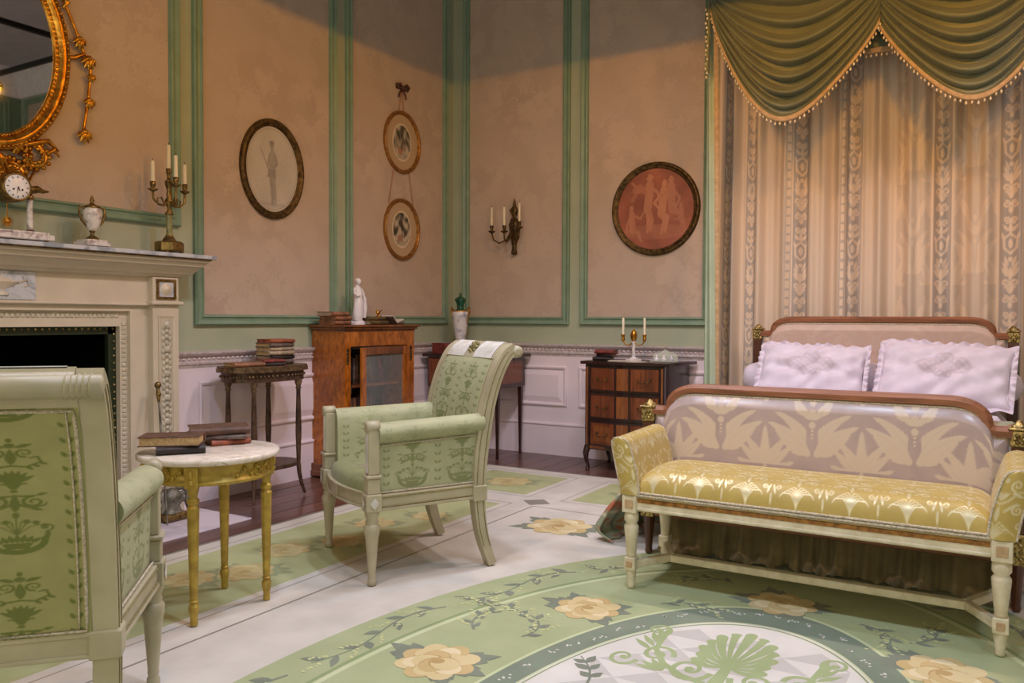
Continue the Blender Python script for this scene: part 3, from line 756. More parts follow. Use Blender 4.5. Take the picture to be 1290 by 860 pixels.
# ================================================================== weave tiles
def tile_arabesque():
    T = Tile(.24, .62, 500); c = .12
    # basket of flowers
    T.ell(c, .125, .066, .060); T.ell(c, .175, .066, .058, 0, 0); T.ell(c, .128, .050, .040, 0, 0); T.stroke([(c-.066, .16), (c-.06, .12)], .006)
    T.poly([(c-.034, .118), (c+.034, .118), (c+.024, .09), (c-.024, .09)]); T.ell(c, .075, .02, .008)
    for k in range(-3, 4):
        T.leaf(c+k*.010, .118, c+k*.017, .158-.002*k*k, .007)
    for s in (-1, 1):
        for r, h in ((.022, .235), (.042, .228), (.060, .212)):
            T.stroke([(c, .155), (c+s*r*.5, h-.02), (c+s*r, h-.012)], .0018); T.ell(c+s*r, h-.02, .008, .010)
        T.spiral(c+s*.062, .185, .018, .004, -PI/2, s*1.2, .003, .002)
    T.ell(c, .245, .008, .014); T.stroke([(c, .16), (c, .24)], .002)
    # scroll pair
    for s in (-1, 1):
        T.spiral(c+s*.040, .305, .026, .005, PI/2, s*1.4, .005, .003)
        T.stroke([(c, .335), (c+s*.02, .332), (c+s*.040, .331)], .004, .005); T.stroke([(c, .30), (c+s*.03, .278), (c+s*.062, .286), (c+s*.068, .30)], .005, .002)
        T.leaf(c+s*.03, .28, c+s*.06, .262, .007); T.leaf(c+s*.045, .334, c+s*.072, .345, .006)
    T.leaf(c, .26, c, .345, .011); T.ell(c, .355, .009, .007)
    # fan
    for k in range(-3, 4): T.leaf(c, .395, c+k*.016, .455-.003*k*k, .009)
    T.ell(c, .40, .02, .011); T.stroke([(c-.026, .39), (c+.026, .39)], .004); T.poly([(c-.02, .39), (c+.02, .39), (c+.006, .365), (c-.006, .365)])
    for s in (-1, 1):
        T.stroke([(c, .475), (c+s*.03, .468), (c+s*.062, .49), (c+s*.056, .515), (c+s*.04, .51)], .004, .003)
        for k in range(3): T.leaf(c+s*(.03+.014*k), .472+.008*k, c+s*(.045+.016*k), .452+.012*k, .006)
        T.spiral(c+s*.03, .535, .02, .004, -PI/2, -s*1.3, .004, .002); T.leaf(c+s*.01, .56, c+s*.05, .578, .008)
    T.leaf(c, .48, c, .555, .012); T.ell(c, .57, .012, .012); T.ell(c, .595, .007, .011)
    # side border of little leaves
    for k in range(9):
        T.leaf(.004, .03+.068*k, .014, .06+.068*k, .006); T.leaf(.236, .03+.068*k, .226, .06+.068*k, .006)
    return T.mirror()
def tile_silk():
    T = Tile(.39, .46, 420); c = .195
    def frond(x, y, a, L, w, n=9, curl=0.0):
        px, py, aa = x, y, a; st = L/n; P = [(x, y)]
        for k in range(n):
            px += math.cos(aa)*st; py += math.sin(aa)*st; aa += curl/n; P.append((px, py)); q = 1-.75*k/n
            for s in (-1, 1): T.leaf(px-math.cos(aa)*st, py-math.sin(aa)*st, px+math.cos(aa+s*.62)*w*q, py+math.sin(aa+s*.62)*w*q, w*q*.20)
        T.stroke(P, w*.26, w*.10); T.leaf(px-math.cos(aa)*st, py-math.sin(aa)*st, px+math.cos(aa)*w*.6, py+math.sin(aa)*w*.6, w*.16)
        T.stroke(P[1:-1], .0016, .001, .35)
    for s in (-1, 1):
        frond(c+s*.020, .060, PI/2-s*1.15, .15, .048, 8, s*.55); frond(c+s*.020, .075, PI/2-s*.75, .17, .055, 9, -s*.35); frond(c+s*.022, .10, PI/2-s*.35, .17, .050, 9, -s*.75)
        frond(c+s*.020, .235, PI/2-s*.95, .09, .036, 6, s*.8); frond(c+s*.06, .30, PI/2-s*.6, .12, .045, 7, -s*.5)
    T.leaf(c, .06, c, .225, .026, 0); T.ell(c, .190, .012, .016); T.ell(c, .165, .0055, .0055); T.ell(c, .148, .005, .005); T.ell(c, .132, .004, .004)
    for k in range(-3, 4): T.leaf(c, .215, c+k*.013, .262-.003*k*k, .0075)
    T.ell(c, .29, .012, .016)
    for x in (0, .39):
        frond(x, -.03, PI/2, .18, .05, 10)
        for s in (-1, 1): frond(x, -.02, PI/2-s*.42, .15, .046, 8, -s*.25); frond(x, -.02, PI/2-s*.85, .13, .044, 7, s*.1); frond(x, -.03, PI/2-s*1.3, .11, .040, 6, s*.2)
        frond(x, .30, PI/2, .14, .045, 7)
        for s in (-1, 1): frond(x, .30, PI/2-s*.7, .12, .042, 7, s*.3)
    return T.mirror()
def tile_yellow():
    T = Tile(.19, .22, 650); c = .095
    for s in (-1, 1):
        for k in range(4): T.stroke([(c, .004), (c+s*(.004+.007*k), .042-.005*k), (c+s*(.012+.013*k), .054-.009*k), (c+s*(.021+.014*k), .049-.011*k)], .0022, .0010)
        T.spiral(c+s*.072, .045, .012, .002, PI/2, s*1.2, .0022, .0014)
        T.spiral(c+s*.055, .095, .018, .003, PI/2, s*1.3, .0030, .0018); T.leaf(c+s*.015, .085, c+s*.05, .12, .004); T.leaf(c+s*.025, .15, c+s*.065, .135, .005)
        T.spiral(c+s*.035, .172, .019, .003, -PI/2, -s*1.3, .0028, .0018); T.leaf(c+s*.055, .185, c+s*.088, .205, .005); T.leaf(c+s*.08, .02, c+s*.09, .06, .004); T.ell(c+s*.083, .09, .006, .004)
        T.stroke([(c, .11), (c+s*.02, .122), (c+s*.045, .15), (c+s*.075, .16)], .0026, .0018)
    for k in range(-2, 3): T.leaf(c, .122, c+k*.010, .150, .0035)
    T.leaf(c, .055, c, .105, .006); T.ell(c, .185, .006, .008); T.ell(.0, .012, .004, .009); T.ell(.19, .012, .004, .009)
    return T.mirror()
def tile_lace():
    T = Tile(.12, .52, 500); c = .06
    for s in (-1, 1):
        T.spiral(c+s*.022, .06, .020, .004, PI/2, s*1.3, .006, .004); T.spiral(c+s*.024, .15, .022, .004, -PI/2, -s*1.3, .007, .004)
        T.leaf(c+s*.005, .18, c+s*.045, .235, .011); T.leaf(c+s*.008, .205, c+s*.04, .27, .010); T.leaf(c+s*.01, .24, c+s*.03, .30, .009)
        T.stroke([(c, .31), (c+s*.03, .34), (c+s*.034, .39), (c, .42)], .007, .006); T.leaf(c+s*.03, .38, c+s*.045, .43, .008); T.leaf(c+s*.005, .43, c+s*.04, .47, .009)
        T.spiral(c+s*.02, .495, .018, .004, -PI/2, -s*1.2, .006, .004)
    for k in range(-2, 3): T.leaf(c, .09, c+k*.012, .14, .007)
    T.ell(c, .365, .012, .026); T.ell(c, .03, .012, .018); T.leaf(c, .16, c, .24, .010); T.ell(c, .28, .012, .014); T.leaf(c, .42, c, .49, .010)
    return T.mirror()
T_AR, T_SILK, T_YEL, T_LACE = tile_arabesque(), tile_silk(), tile_yellow(), tile_lace()

def arclen(P):
    d = np.hypot(*(np.diff(np.array(P), axis=0).T)); return np.concatenate([[0], np.cumsum(d)])
def smooth_path(pts, n):
    """Catmull-Rom through 2-D points"""
    P = np.array(pts, float); m = len(P); out = []
    Q = np.vstack([2*P[0]-P[1], P, 2*P[-1]-P[-2]])
    for k in range(n):
        t = k/(n-1)*(m-1); i = min(int(t), m-2); f = t-i; p0, p1, p2, p3 = Q[i:i+4]
        out.append(.5*((2*p1)+(-p0+p2)*f+(2*p0-5*p1+4*p2-p3)*f*f+(-p0+3*p1-3*p2+p3)*f**3))
    return np.array(out)
def interp(P, t):
    """P (n,k) polyline, t array 0..1 by arc length"""
    L = np.concatenate([[0], np.cumsum(np.linalg.norm(np.diff(P, axis=0), axis=1))]); L /= L[-1]
    return np.stack([np.interp(t, L, P[:, k]) for k in range(P.shape[1])], -1)
def sweep_rect(m, prof, hd, x0, x1, mi=0, taper=None):
    """profile (y,z) swept as a bar from x0 to x1, half depth hd across the profile"""
    P = np.array(prof); t = np.gradient(P, axis=0); t /= np.linalg.norm(t, axis=1)[:, None]; N = np.stack([-t[:, 1], t[:, 0]], 1); n = len(P)
    h = np.array([hd if taper is None else hd*taper(i/(n-1)) for i in range(n)])[:, None]
    A, B = P+N*h, P-N*h; vs = []
    for i in range(n): vs += [(x0, *A[i]), (x1, *A[i]), (x1, *B[i]), (x0, *B[i])]
    fs = [(i*4+k, i*4+(k+1) % 4, (i+1)*4+(k+1) % 4, (i+1)*4+k) for i in range(n-1) for k in range(4)]+[(0, 3, 2, 1), tuple((n-1)*4+k for k in range(4))]
    m.add(vs, fs, mi)

# ================================================================== armchairs
BACKP = smooth_path([(-.29, .013), (-.245, .15), (-.225, .30), (-.228, .45), (-.246, .60), (-.275, .75), (-.315, .87), (-.36, .95), (-.405, .985)], 40)
def back_pt(z):
    return np.interp(z, BACKP[:, 1], BACKP[:, 0])
def make_armchair(name, label, cat, loc, rz, group):
    t = thing(name, label, cat, loc, rz, group)
    LEG = [(.014, .006), (.019, .010), (.019, .030), (.014, .038), (.017, .048), (.016, .056), (.027, .205), (.032, .235), (.032, .252), (.024, .262), (.028, .272), (.023, .284), (.030, .300), (.030, .318)]
    for s in (-1, 1):
        lg = one(lambda m: m.lathe(LEG, (s*.325, .279, 0), 14), 'front_leg', M['chairpaint'], t)
        one(lambda m: m.lathe([(.0275, .205), (.0335, .232), (.0335, .254), (.0255, .262)], (s*.325, .279, 0), 14), 'collar', M['chairpaint'], lg)
        bl = one(lambda m: m.box(s*.325-.034, s*.325+.034, .245, .313, .316, .39, .004), 'corner_block', M['chairpaint'], t)
        def dia(m):
            for a in (0, PI/2):
                T0 = Matrix.Translation((s*.325, .279, .353)) @ Matrix.Rotation(a*s*-1, 4, 'Z')
                m.T = T0; m.add([(0, .040, -.026), (.02, .036, 0), (0, .040, .026), (-.02, .036, 0)], [(0, 1, 2, 3)])
        one(dia, 'lozenge', M['chairwhite'], bl)
        def post(m):
            m.box(s*.325-.026, s*.325+.026, .25, .305, .39, .455, .003); m.box(s*.325-.034, s*.325+.034, .243, .312, .455, .469, .004)
            m.box(s*.325-.022, s*.325+.022, .252, .300, .469, .66, .003)
            m.lathe([(.012, -.030), (.025, -.027), (.025, .027), (.012, .030)], (s*.328, .277, .668), 16, M=Matrix.Rotation(PI/2, 4, 'X'))
        p = one(post, 'arm_post', M['chairpaint'], t)
        one(lambda m: m.box(s*.325-.013, s*.325+.013, .300, .303, .478, .655, .001), 'post_panel', M['chairwhite'], p)
        # sabre rear leg and upright in one piece
        def upr(m):
            sweep_rect(m, BACKP, .026, *(sorted((s*.262, s*.318))), taper=lambda q: .72+.5*min(1, q*2.2) if q < .45 else 1.2-.35*(q-.45))
        u = one(upr, 'upright', M['chairpaint'], t)
        def uline(m):
            Q = BACKP[17:-1]
            m.tube([(s*.27, y+.0285, z+.004) for y, z in Q], .0022, 5)
        one(uline, 'upright_line', M['chairline'], u)
        for d_ in (-.016, .014): one(lambda m: m.tube([(s*.3185, y+d_, z+.002) for y, z in BACKP[3:-3]], .0022, 5), 'upright_line', M['chairline'], u)
        one(lambda m: m.tube([(s*.33+.0*u_, -.262, z_) for u_, z_ in ((0, .31),)]+[(s*.33, -.262, .372)], .001, 5), 'corner_line', M['chairline'], u) if False else None
        # arm
        sec = smooth_path([(.252, .38), (.254, .50), (.256, .62), (.270, .672), (.305, .695), (.345, .685), (.362, .655), (.350, .625), (.328, .608), (.326, .60), (.324, .50), (.322, .38)], 60)
        L = arclen(sec)[-1]
        def fn(U, V):
            q = interp(sec, V); y = -.245+U*.50; sh = .030*(U-1); return s*(q[..., 0]+sh), y, q[..., 1]-.015*U*np.clip((q[..., 1]-.48)/.12, 0, 1)
        pf = lambda U, V: T_AR(U*.50+.02, np.where(V < .5, .02+V*L, .02+(1-V)*L)*1.8)*np.where((V*L > .24) & (V*L < .47), .35, .85)
        a = pgrid('arm_pad', fn, 170, 230, M['greendamask'], t, pf)
        for U_ in (0., 1.):
            def caps(m):
                X, Y, Z = fn(np.full(60, U_), np.linspace(0, 1, 60)); m.add([(float(X[i]), float(Y[i]), float(Z[i])) for i in range(60)], [tuple(range(60))])
            one(caps, 'arm_end', M['greenplain'], a)
        one(lambda m: m.tube([(s*(.33-.03*(1-u)), -.24+.49*u, .39) for u in (0, .5, 1)], .004, 6), 'arm_braid', M['braid'], a)
        one(lambda m: m.tube([(s*(.329-.03*(1-u)), -.24+.49*u, .601-.015*u) for u in (0, .5, 1)], .003, 6), 'arm_braid', M['braid'], a)
        def srail(m):
            P = [Vector((s*.325, .25, .35)), Vector((s*.29, -.235, .35))]; d = P[1]-P[0]
            m.obox((P[0]+P[1])/2, math.atan2(d.y, d.x), d.length/2, .018, .033, .004); m.obox((P[0]+P[1])/2+Vector((s*.004, 0, -.028)), math.atan2(d.y, d.x), d.length/2, .02, .006, .002)
        sr = one(srail, 'side_rail', M['chairpaint'], t)
        one(lambda m: m.tube([(s*.345, .245, .372), (s*.311, -.19, .372)], .0026, 5), 'rail_line', M['chairline'], sr)
        one(lambda m: m.tube([(s*.347, .245, .333), (s*.313, -.19, .333)], .0026, 5), 'rail_line', M['chairline'], sr)
        one(lambda m: m.box(s*.29-.036, s*.29+.036, -.258, -.192, .306, .376, .004), 'corner_block', M['chairpaint'], t)
    # bowed front rail
    def frail(m):
        pts = [(-.30+.60*i/16, .285+.055*(1-((i-8)/8)**2)) for i in range(17)]; vs = []
        for x, y in pts: vs += [(x, y, .318), (x, y, .385), (x, y-.035, .385), (x, y-.035, .318)]
        m.add(vs, [(i*4+k, i*4+(k+1) % 4, (i+1)*4+(k+1) % 4, (i+1)*4+k) for i in range(16) for k in range(4)])
        m.tube([(x, y+.003, .325) for x, y in pts], .006, 6); m.tube([(x, y+.002, .383) for x, y in pts], .004, 6); m.box(-.035, .035, .31, .346, .32, .384, .004)
    one(frail, 'front_rail', M['chairpaint'], t)
    def brail(m):
        m.box(-.27, .27, -.252, -.205, .31, .376, .004); m.box(-.27, .27, -.257, -.25, .362, .374, .003); m.box(-.27, .27, -.257, -.25, .312, .322, .002)
    one(brail, 'back_rail', M['chairpaint'], t)
    # seat
    def seat(U, V):
        y1 = .275+.055*(1-U**2); hw = .245+.055*V; x = U*hw; y = -.215+(y1+.215)*V
        e = np.minimum(1-np.abs(U)**10, 1-np.clip(2*V-1, 0, 1)**14); return x, y, .376+.062*np.clip(e, 0, 1)**.5+.030*(1-U**2)*np.sin(PI*np.clip(V, 0, 1))
    pgrid('seat', seat, 60, 60, M['greenplain'], t, lambda U, V: .5*T_AR(U*.28, V*.9), u=(-1, 1))
    # back: inner and outer face
    for side, off, mt, z0, nm in ((1, .034, M['greendamask'], .41, 'back_front'), (-1, -.030, M['greenback'], .375, 'back_panel')):
        zs = np.linspace(z0, .935, 60); P = np.stack([back_pt(zs), zs], 1); tg = np.gradient(P, axis=0); tg /= np.linalg.norm(tg, axis=1)[:, None]; Nn = np.stack([tg[:, 1], -tg[:, 0]], 1)
        Lb = arclen(P)[-1]
        def bf(U, V):
            q = interp(P, V); n = interp(Nn, V); ed = np.clip(1-np.abs(U)**8, 0, 1)*np.clip(1-np.abs(2*V-1)**10, 0, 1)
            o = off if side < 0 else off*(.55+.45*ed**.5); return U*.262, q[..., 0]+n[..., 0]*o, q[..., 1]+n[..., 1]*o
        b = pgrid(nm, bf, 190, 250, mt, t, lambda U, V: T_AR(U*.262*1.04, V*Lb*1.85+.30), u=(-1, 1))
        if side < 0:
            def bord(m):
                for dx in (.252, .236):
                    r = .0042 if dx > .24 else .0022; pt = []
                    for V in np.linspace(.012, .985, 26): x, y, z = bf(np.array(dx/.262), np.array(V)); pt.append((float(x), float(y)-.002, float(z)))
                    m.tube(pt+[(-x, y, z) for x, y, z in pt[::-1]], r, 6, closed=True)
            one(bord, 'back_braid', M['braid'], b)
    # crest rail
    Q = BACKP[BACKP[:, 1] > .92]; Q = np.vstack([[(back_pt(.925), .925)], Q])
    tg = np.gradient(Q, axis=0); tg /= np.linalg.norm(tg, axis=1)[:, None]; Nq = np.stack([tg[:, 1], -tg[:, 0]], 1)
    def crest(m):
        sweep_rect(m, Q, .030, -.263, .263)
        m.lathe([(.012, -.322), (.026, -.318), (.026, .318), (.012, .322)], (0, -.416, .968), 16, M=Matrix.Rotation(PI/2, 4, 'Y'))
        m.lathe([(.012, -.262), (.024, -.26), (.024, .26), (.012, .262)], (0, -.398, .976), 12, M=Matrix.Rotation(PI/2, 4, 'Y'))
        for s in (-1, 1):
            for k in range(5): m.lathe([(.022, -.005), (.0295, 0), (.022, .005)], (s*(.250+.012*k), -.416, .968), 16, M=Matrix.Rotation(PI/2, 4, 'Y'))
    cr = one(crest, 'crest_rail', M['chairpaint'], t)
    R_ = Q+Nq*.0325
    def cp(x0, x1):
        def f(m):
            vs = [(x, y, z) for y, z in R_ for x in (x0, x1)]; n = len(R_)
            vs += [(x, y-.006*ny, z-.006*nz) for (y, z), (ny, nz) in zip(R_, Nq) for x in (x0, x1)]
            m.add(vs, [(2*i, 2*i+1, 2*i+3, 2*i+2) for i in range(n-1)]+[(2*n+2*i, 2*n+2*i+2, 2*n+2*i+3, 2*n+2*i+1) for i in range(n-1)]+[(0, 2*n, 2*n+1, 1), (2*n-2, 2*n-1, 4*n-1, 4*n-2)])
        return f
    one(cp(-.245, -.05), 'crest_panel', M['chairwhite'], cr); one(cp(.05, .245), 'crest_panel', M['chairwhite'], cr)
    yc, zc = R_[len(R_)//2]
    one(lambda m: (m.sphere((0, yc-.006, zc-.004), .030, 12, 0, (1, .6, .8)), [m.sphere((.034*math.cos(a), yc-.014*math.sin(a), zc+.022*math.sin(a)), .010, 6) for a in np.linspace(0, 2*PI, 9)[:-1]]), 'crest_rosette', M['chairline'], cr)
    return t
c1 = make_armchair('armchair', 'green damask armchair with pale painted frame standing in front of the glazed bookcase', 'armchair', (-2.364, 3.003, .003), math.radians(149.1), 'green damask armchairs')
c2 = copy_tree(c1); c2.location = (-2.19, 1.107, .003); c2.rotation_euler = (0, 0, math.radians(47.3))
c2['label'] = 'green armchair seen from its basket-patterned back beside the gold table'
# ribbon lying on the seat
rb = MB()
for pts in ([(-.228, .232, .585), (-.222, .240, .555), (-.214, .250, .525), (-.200, .259, .495), (-.182, .268, .478), (-.155, .279, .474), (-.122, .290, .472)],):
    vs = []
    for x, y, z in pts: vs += [(x-.016, y-.008, z), (x+.016, y+.008, z), (x+.016, y+.008, z+.002), (x-.016, y-.008, z+.002)]
    rb.add(vs, [(i*4+k, i*4+(k+1) % 4, (i+1)*4+(k+1) % 4, (i+1)*4+k) for i in range(6) for k in range(4)]+[(0, 3, 2, 1), (24, 25, 26, 27)])
o = rb.build('tie_ribbon', M['ribbon'], None, (-2.364, 3.003, 0), (0, 0, math.radians(149.1)))
tag(o, 'cream cloth tie hanging over the armchair seat', 'ribbon')

# ================================================================== books
def book(label, cover, size, loc, rz, pages='page', cat='book', group=None, tilt=0, name='book', standing=False):
    """size: spine length, width, thickness; lies flat with its base at loc; spine on -y side"""
    L, W, H = size; t = thing(name, label, cat, loc, rz, group)
    if standing: t.rotation_euler = (0, math.radians(90)+tilt, rz)
    one(lambda m: (m.box(-L/2, L/2, -W/2, W/2, 0, .004, .001), m.box(-L/2, L/2, -W/2, W/2, H-.004, H, .001), m.tube([(-L/2, -W/2+.003, H/2), (L/2, -W/2+.003, H/2)], H/2, 10)), 'cover', M['bk_'+cover], t)
    one(lambda m: m.box(-L/2+.005, L/2-.005, -W/2+.006, W/2-.005, .004, H-.004), 'page_block', M[pages], t)
    return t

# ================================================================== gold round table
GT = (-2.60, 2.085); GZ = .615
t = thing('occasional_table', 'small round table with cream marble top and carved gold legs', 'table', (GT[0], GT[1], RZ+.003))
Z = GZ-RZ-.003
one(lambda m: m.lathe([(.10, Z-.024), (.252, Z-.024), (.26, Z-.018), (.26, Z-.006), (.255, Z), (.10, Z)], n=56), 'top', M['tabletop'], t)
def apr(m):
    m.lathe([(.18, Z-.10), (.222, Z-.10), (.228, Z-.096), (.228, Z-.088), (.220, Z-.084), (.220, Z-.036), (.228, Z-.032), (.232, Z-.024), (.18, Z-.024)], n=56)
ap = one(apr, 'apron', M['goldpaint'], t)
def gar(m):
    for q in range(4):
        a0 = q*PI/2+.0+.17
        for k in range(-9, 10):
            a = a0+k*.045; r = .222; zz = Z-.060+.010*math.cos(k*1.1); sz = .008 if k % 3 == 0 else .005
            m.sphere((r*math.cos(a), r*math.sin(a), zz), sz, 6)
        for k in range(12):
            a = a0+.06*math.cos(2*PI*k/12); m.sphere((.222*math.cos(a), .222*math.sin(a), Z-.060+.02*math.sin(2*PI*k/12)), .004, 6)
c = one(gar, 'garland_relief', M['goldpaint'], ap); c['kind'] = 'stuff'
for dx, dy in ((.117, -.164), (.139, .171), (-.115, .159), (-.135, -.16)):
    a = math.atan2(dy, dx)
    def leg(m):
        x, y = .208*math.cos(a), .208*math.sin(a)
        m.obox((x*1.03, y*1.03, Z-.066), a, .022, .024, .04, .004)
        m.lathe([(.012, 0), (.014, .004), (.013, .03), (.018, .055), (.019, .07), (.012, .082), (.017, .088), (.012, .094), (.014, .10), (.0215, .42), (.023, .428), (.016, .436), (.022, .447), (.022, .456), (.014, .464), (.017, .478), (.023, Z-.105)], (x, y, 0), 12, sm=False)
    l = one(leg, 'leg', M['goldpaint'], t)
    one(lambda m: (m.sphere((.236*math.cos(a), .236*math.sin(a), Z-.056), .014, 8, 0, (.7, .7, 1.3)), m.sphere((.234*math.cos(a), .234*math.sin(a), Z-.085), .011, 8)), 'scroll', M['goldpaint'], l)
z = GZ+.0005
A2 = math.radians
b1 = (-2.66, 1.965); b2 = (-2.70, 2.20)
book('black worn book at the bottom of the front pile on the marble top', 'dark', (.17, .125, .030), (b1[0]+.02, b1[1]+.02, z), A2(55), 'page2', group=None)
book('thick brown book topmost on the front pile, pages facing out', 'brown', (.215, .135, .036), (b1[0], b1[1], z+.0305), A2(222), 'page')
book('red leather book at the bottom of the rear pile on the marble top', 'orange', (.155, .115, .022), (b2[0]+.03, b2[1]+.025, z), A2(68), 'page2')
book('thin grey-brown book in the middle of the rear pile on the marble top', 'grey', (.165, .115, .018), (b2[0]+.03, b2[1]+.015, z+.0225), A2(48), 'page2')
book('large dark brown book topmost on the rear pile, tan pages showing', 'brown', (.225, .15, .030), (b2[0], b2[1]+.01, z+.041), A2(56), 'page')

# ================================================================== étagère by the fireplace
ET = (-3.94, 3.565); EZ = .828
t = thing('etagere', 'dark kidney-topped side table with slender legs and gilt collars', 'table', (ET[0], ET[1], 0))
def kid(sx, sy, n=40):
    P = []
    for k in range(n):
        a = 2*PI*k/n; cx, sy_ = math.cos(a), math.sin(a)
        x = .5*math.copysign(abs(cx)**.75, cx); y = .5*math.copysign(abs(sy_)**.8, sy_); x -= .10*(1-(2*y)**2)*(1 if x < 0 else 0)*-1
        P.append((x*sx, y*sy))
    return P
def etop(m):
    m.prism(kid(.37, .60), EZ-.012, EZ, 'xy'); m.prism(kid(.38, .61), EZ-.034, EZ-.012, 'xy')
one(etop, 'top', M['etaggilt'], t); one(lambda m: m.prism(kid(.34, .55), EZ-.095, EZ-.034, 'xy'), 'apron', M['etag'], t)
def er(m):
    P = kid(.345, .555, 60)
    for x, y in P: m.sphere((x, y, EZ-.06), .009, 6)
c = one(er, 'apron_relief', M['etaggilt'], t); c['kind'] = 'stuff'
for dx, dy in ((.13, -.19), (.13, .17), (-.12, -.17), (-.12, .15)):
    def leg(m):
        m.lathe([(.012, .19), (.014, .26), (.019, .40), (.018, .48), (.013, .66), (.015, .668), (.011, .675), (.014, .70), (.016, .735)], (dx, dy, 0), 10)
        k = 1.0; pts = [(dx*(1+.0*k), dy, .20), (dx*1.02, dy*1.02, .14), (dx*1.10, dy*1.08, .07), (dx*1.22, dy*1.16, .010)]
        m.tube(pts, [.014, .013, .011, .009], 8)
    l = one(leg, 'leg', M['etag'], t)
    one(lambda m: m.lathe([(.012, .672), (.020, .68), (.014, .69), (.023, .715), (.023, .735)], (dx, dy, 0), 12), 'capital', M['etaggilt'], l)
one(lambda m: (m.prism(kid(.32, .46), .19, .205, 'xy'), m.prism(kid(.33, .47), .195, .215, 'xy')), 'lower_shelf', M['etag'], t)
z = EZ+.0005; ex, ey = ET
book('tan book lying alone at the near end of the kidney-topped table', 'tan', (.20, .135, .024), (ex+.03, ey-.175, z), A2(78), 'page')
book('dark red book under the slim red one on the kidney-topped table', 'dark', (.15, .105, .018), (ex+.075, ey-.01, z), A2(70), 'page2')
book('slim red book lying on a dark one on the kidney-topped table', 'red', (.15, .11, .020), (ex+.07, ey-.015, z+.0185), A2(80), 'page2')
zz = z
for i, (cv, th, pg, a, w_) in enumerate((('grey', .030, 'page2', 86, 'grey book at the very bottom of the tall pile'), ('dark', .026, 'page2', 92, 'dark book second from the bottom of the tall pile'), ('cream', .026, 'page', 84, 'grey-spined book in the lower middle of the tall pile'),
                                    ('cream', .024, 'page', 88, 'cream book in the upper middle of the tall pile'), ('grey', .026, 'page', 90, 'brown-grey book just below the top of the tall pile'), ('orange', .024, 'bk_orange', 85, 'reddish book topmost of the tall pile'))):
    book(w_+' on the kidney-topped table', cv, (.19, .14, th), (ex-.05+.004*(i % 3), ey+.135+.006*(i % 2), zz), A2(a), pg); zz += th+.0005

# ================================================================== bookcase
BX0, BX1, BY0, BY1, BH = XA+.012, -3.86, 4.215, 4.99, 1.075
t = thing('bookcase', 'walnut bookcase with one glazed door standing ajar against the wall', 'bookcase', (BX0, BY0, 0))
D, W_ = BX1-BX0, BY1-BY0
one(lambda m: m.box(0, D-.001, 0, .02, .10, .925), 'side_panel', M['burl'], t); one(lambda m: m.box(0, D-.001, W_-.02, W_, .10, .925), 'side_panel', M['burl'], t)
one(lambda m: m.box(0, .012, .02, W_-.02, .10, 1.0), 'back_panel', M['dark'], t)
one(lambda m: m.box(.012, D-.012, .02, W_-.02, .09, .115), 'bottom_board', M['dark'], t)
one(lambda m: (m.box(-.0, D+.022, -.022, W_+.022, .03, .10, .004), m.box(0, D+.03, -.03, W_+.03, 0.012, .05, .004)), 'plinth', M['burldark'], t)
for x_, y_ in ((.03, .01), (D-.01, .01), (.03, W_-.01), (D-.01, W_-.01)): one(lambda m: m.lathe([(.02, 0), (.026, .006), (.022, .013)], (x_, y_, 0), 10), 'foot', M['burldark'], t)
one(lambda m: m.box(0, D, 0, W_, .925, 1.03), 'frieze', M['burl'], t)
def corn(m):
    for z0, z1, o in ((1.03, 1.042, .008), (1.042, 1.058, .02), (1.058, BH, .034)): m.box(0, D+o, -o, W_+o, z0, z1, .004)
one(corn, 'cornice', M['burldark'], t)
for y0, y1 in ((0, .062), (W_-.085, W_)):
    st = one(lambda m: m.box(D-.03, D, y0+.001, y1-.001, .10, .925), 'stile', M['burl'], t)
    def orm(m):
        yc = (y0+y1)/2
        m.box(D, D+.004, yc-.012, yc+.012, .80, .915, .002)
        for k in range(5): m.sphere((D+.004, yc, .905-k*.024), .011-.001*k, 8, 0, (.5, 1, 1))
    one(orm, 'ormolu_mount', M['bronze'], st)
for z_ in (.36, .63): one(lambda m: m.box(.012, D-.05, .02, W_-.02, z_, z_+.018), 'shelf', M['burldark'], t)
# door, hinged on the far stile
DW, DH0, DH1 = W_-.085-.062-.006, .12, .918
dr = thing('door', None, None, (D-.024, W_-.087, 0), math.radians(-171)+PI); dr.parent = t; dr.rotation_euler = (0, 0, math.radians(9))
# door local: runs along -y from hinge
for q_ in (-DW, -.05): one(lambda m: m.box(0, .022, q_, q_+.05, DH0, DH1, .003), 'door_stile', M['burl'], dr)
for q_, r_ in ((DH1-.055, DH1), (DH0, DH0+.06)): one(lambda m: m.box(0, .022, -DW+.05, -.05, q_, r_, .003), 'door_rail', M['burldark'], dr)
one(lambda m: m.box(.009, .012, -DW+.05, -.05, DH0+.06, DH1-.055), 'pane', M['glass'], dr)
one(lambda m: (m.sphere((.026, -DW+.02, .5), .009, 8), m.box(.022, .024, -DW+.012, -DW+.028, .48, .52, .001)), 'key_plate', M['brass'], dr)
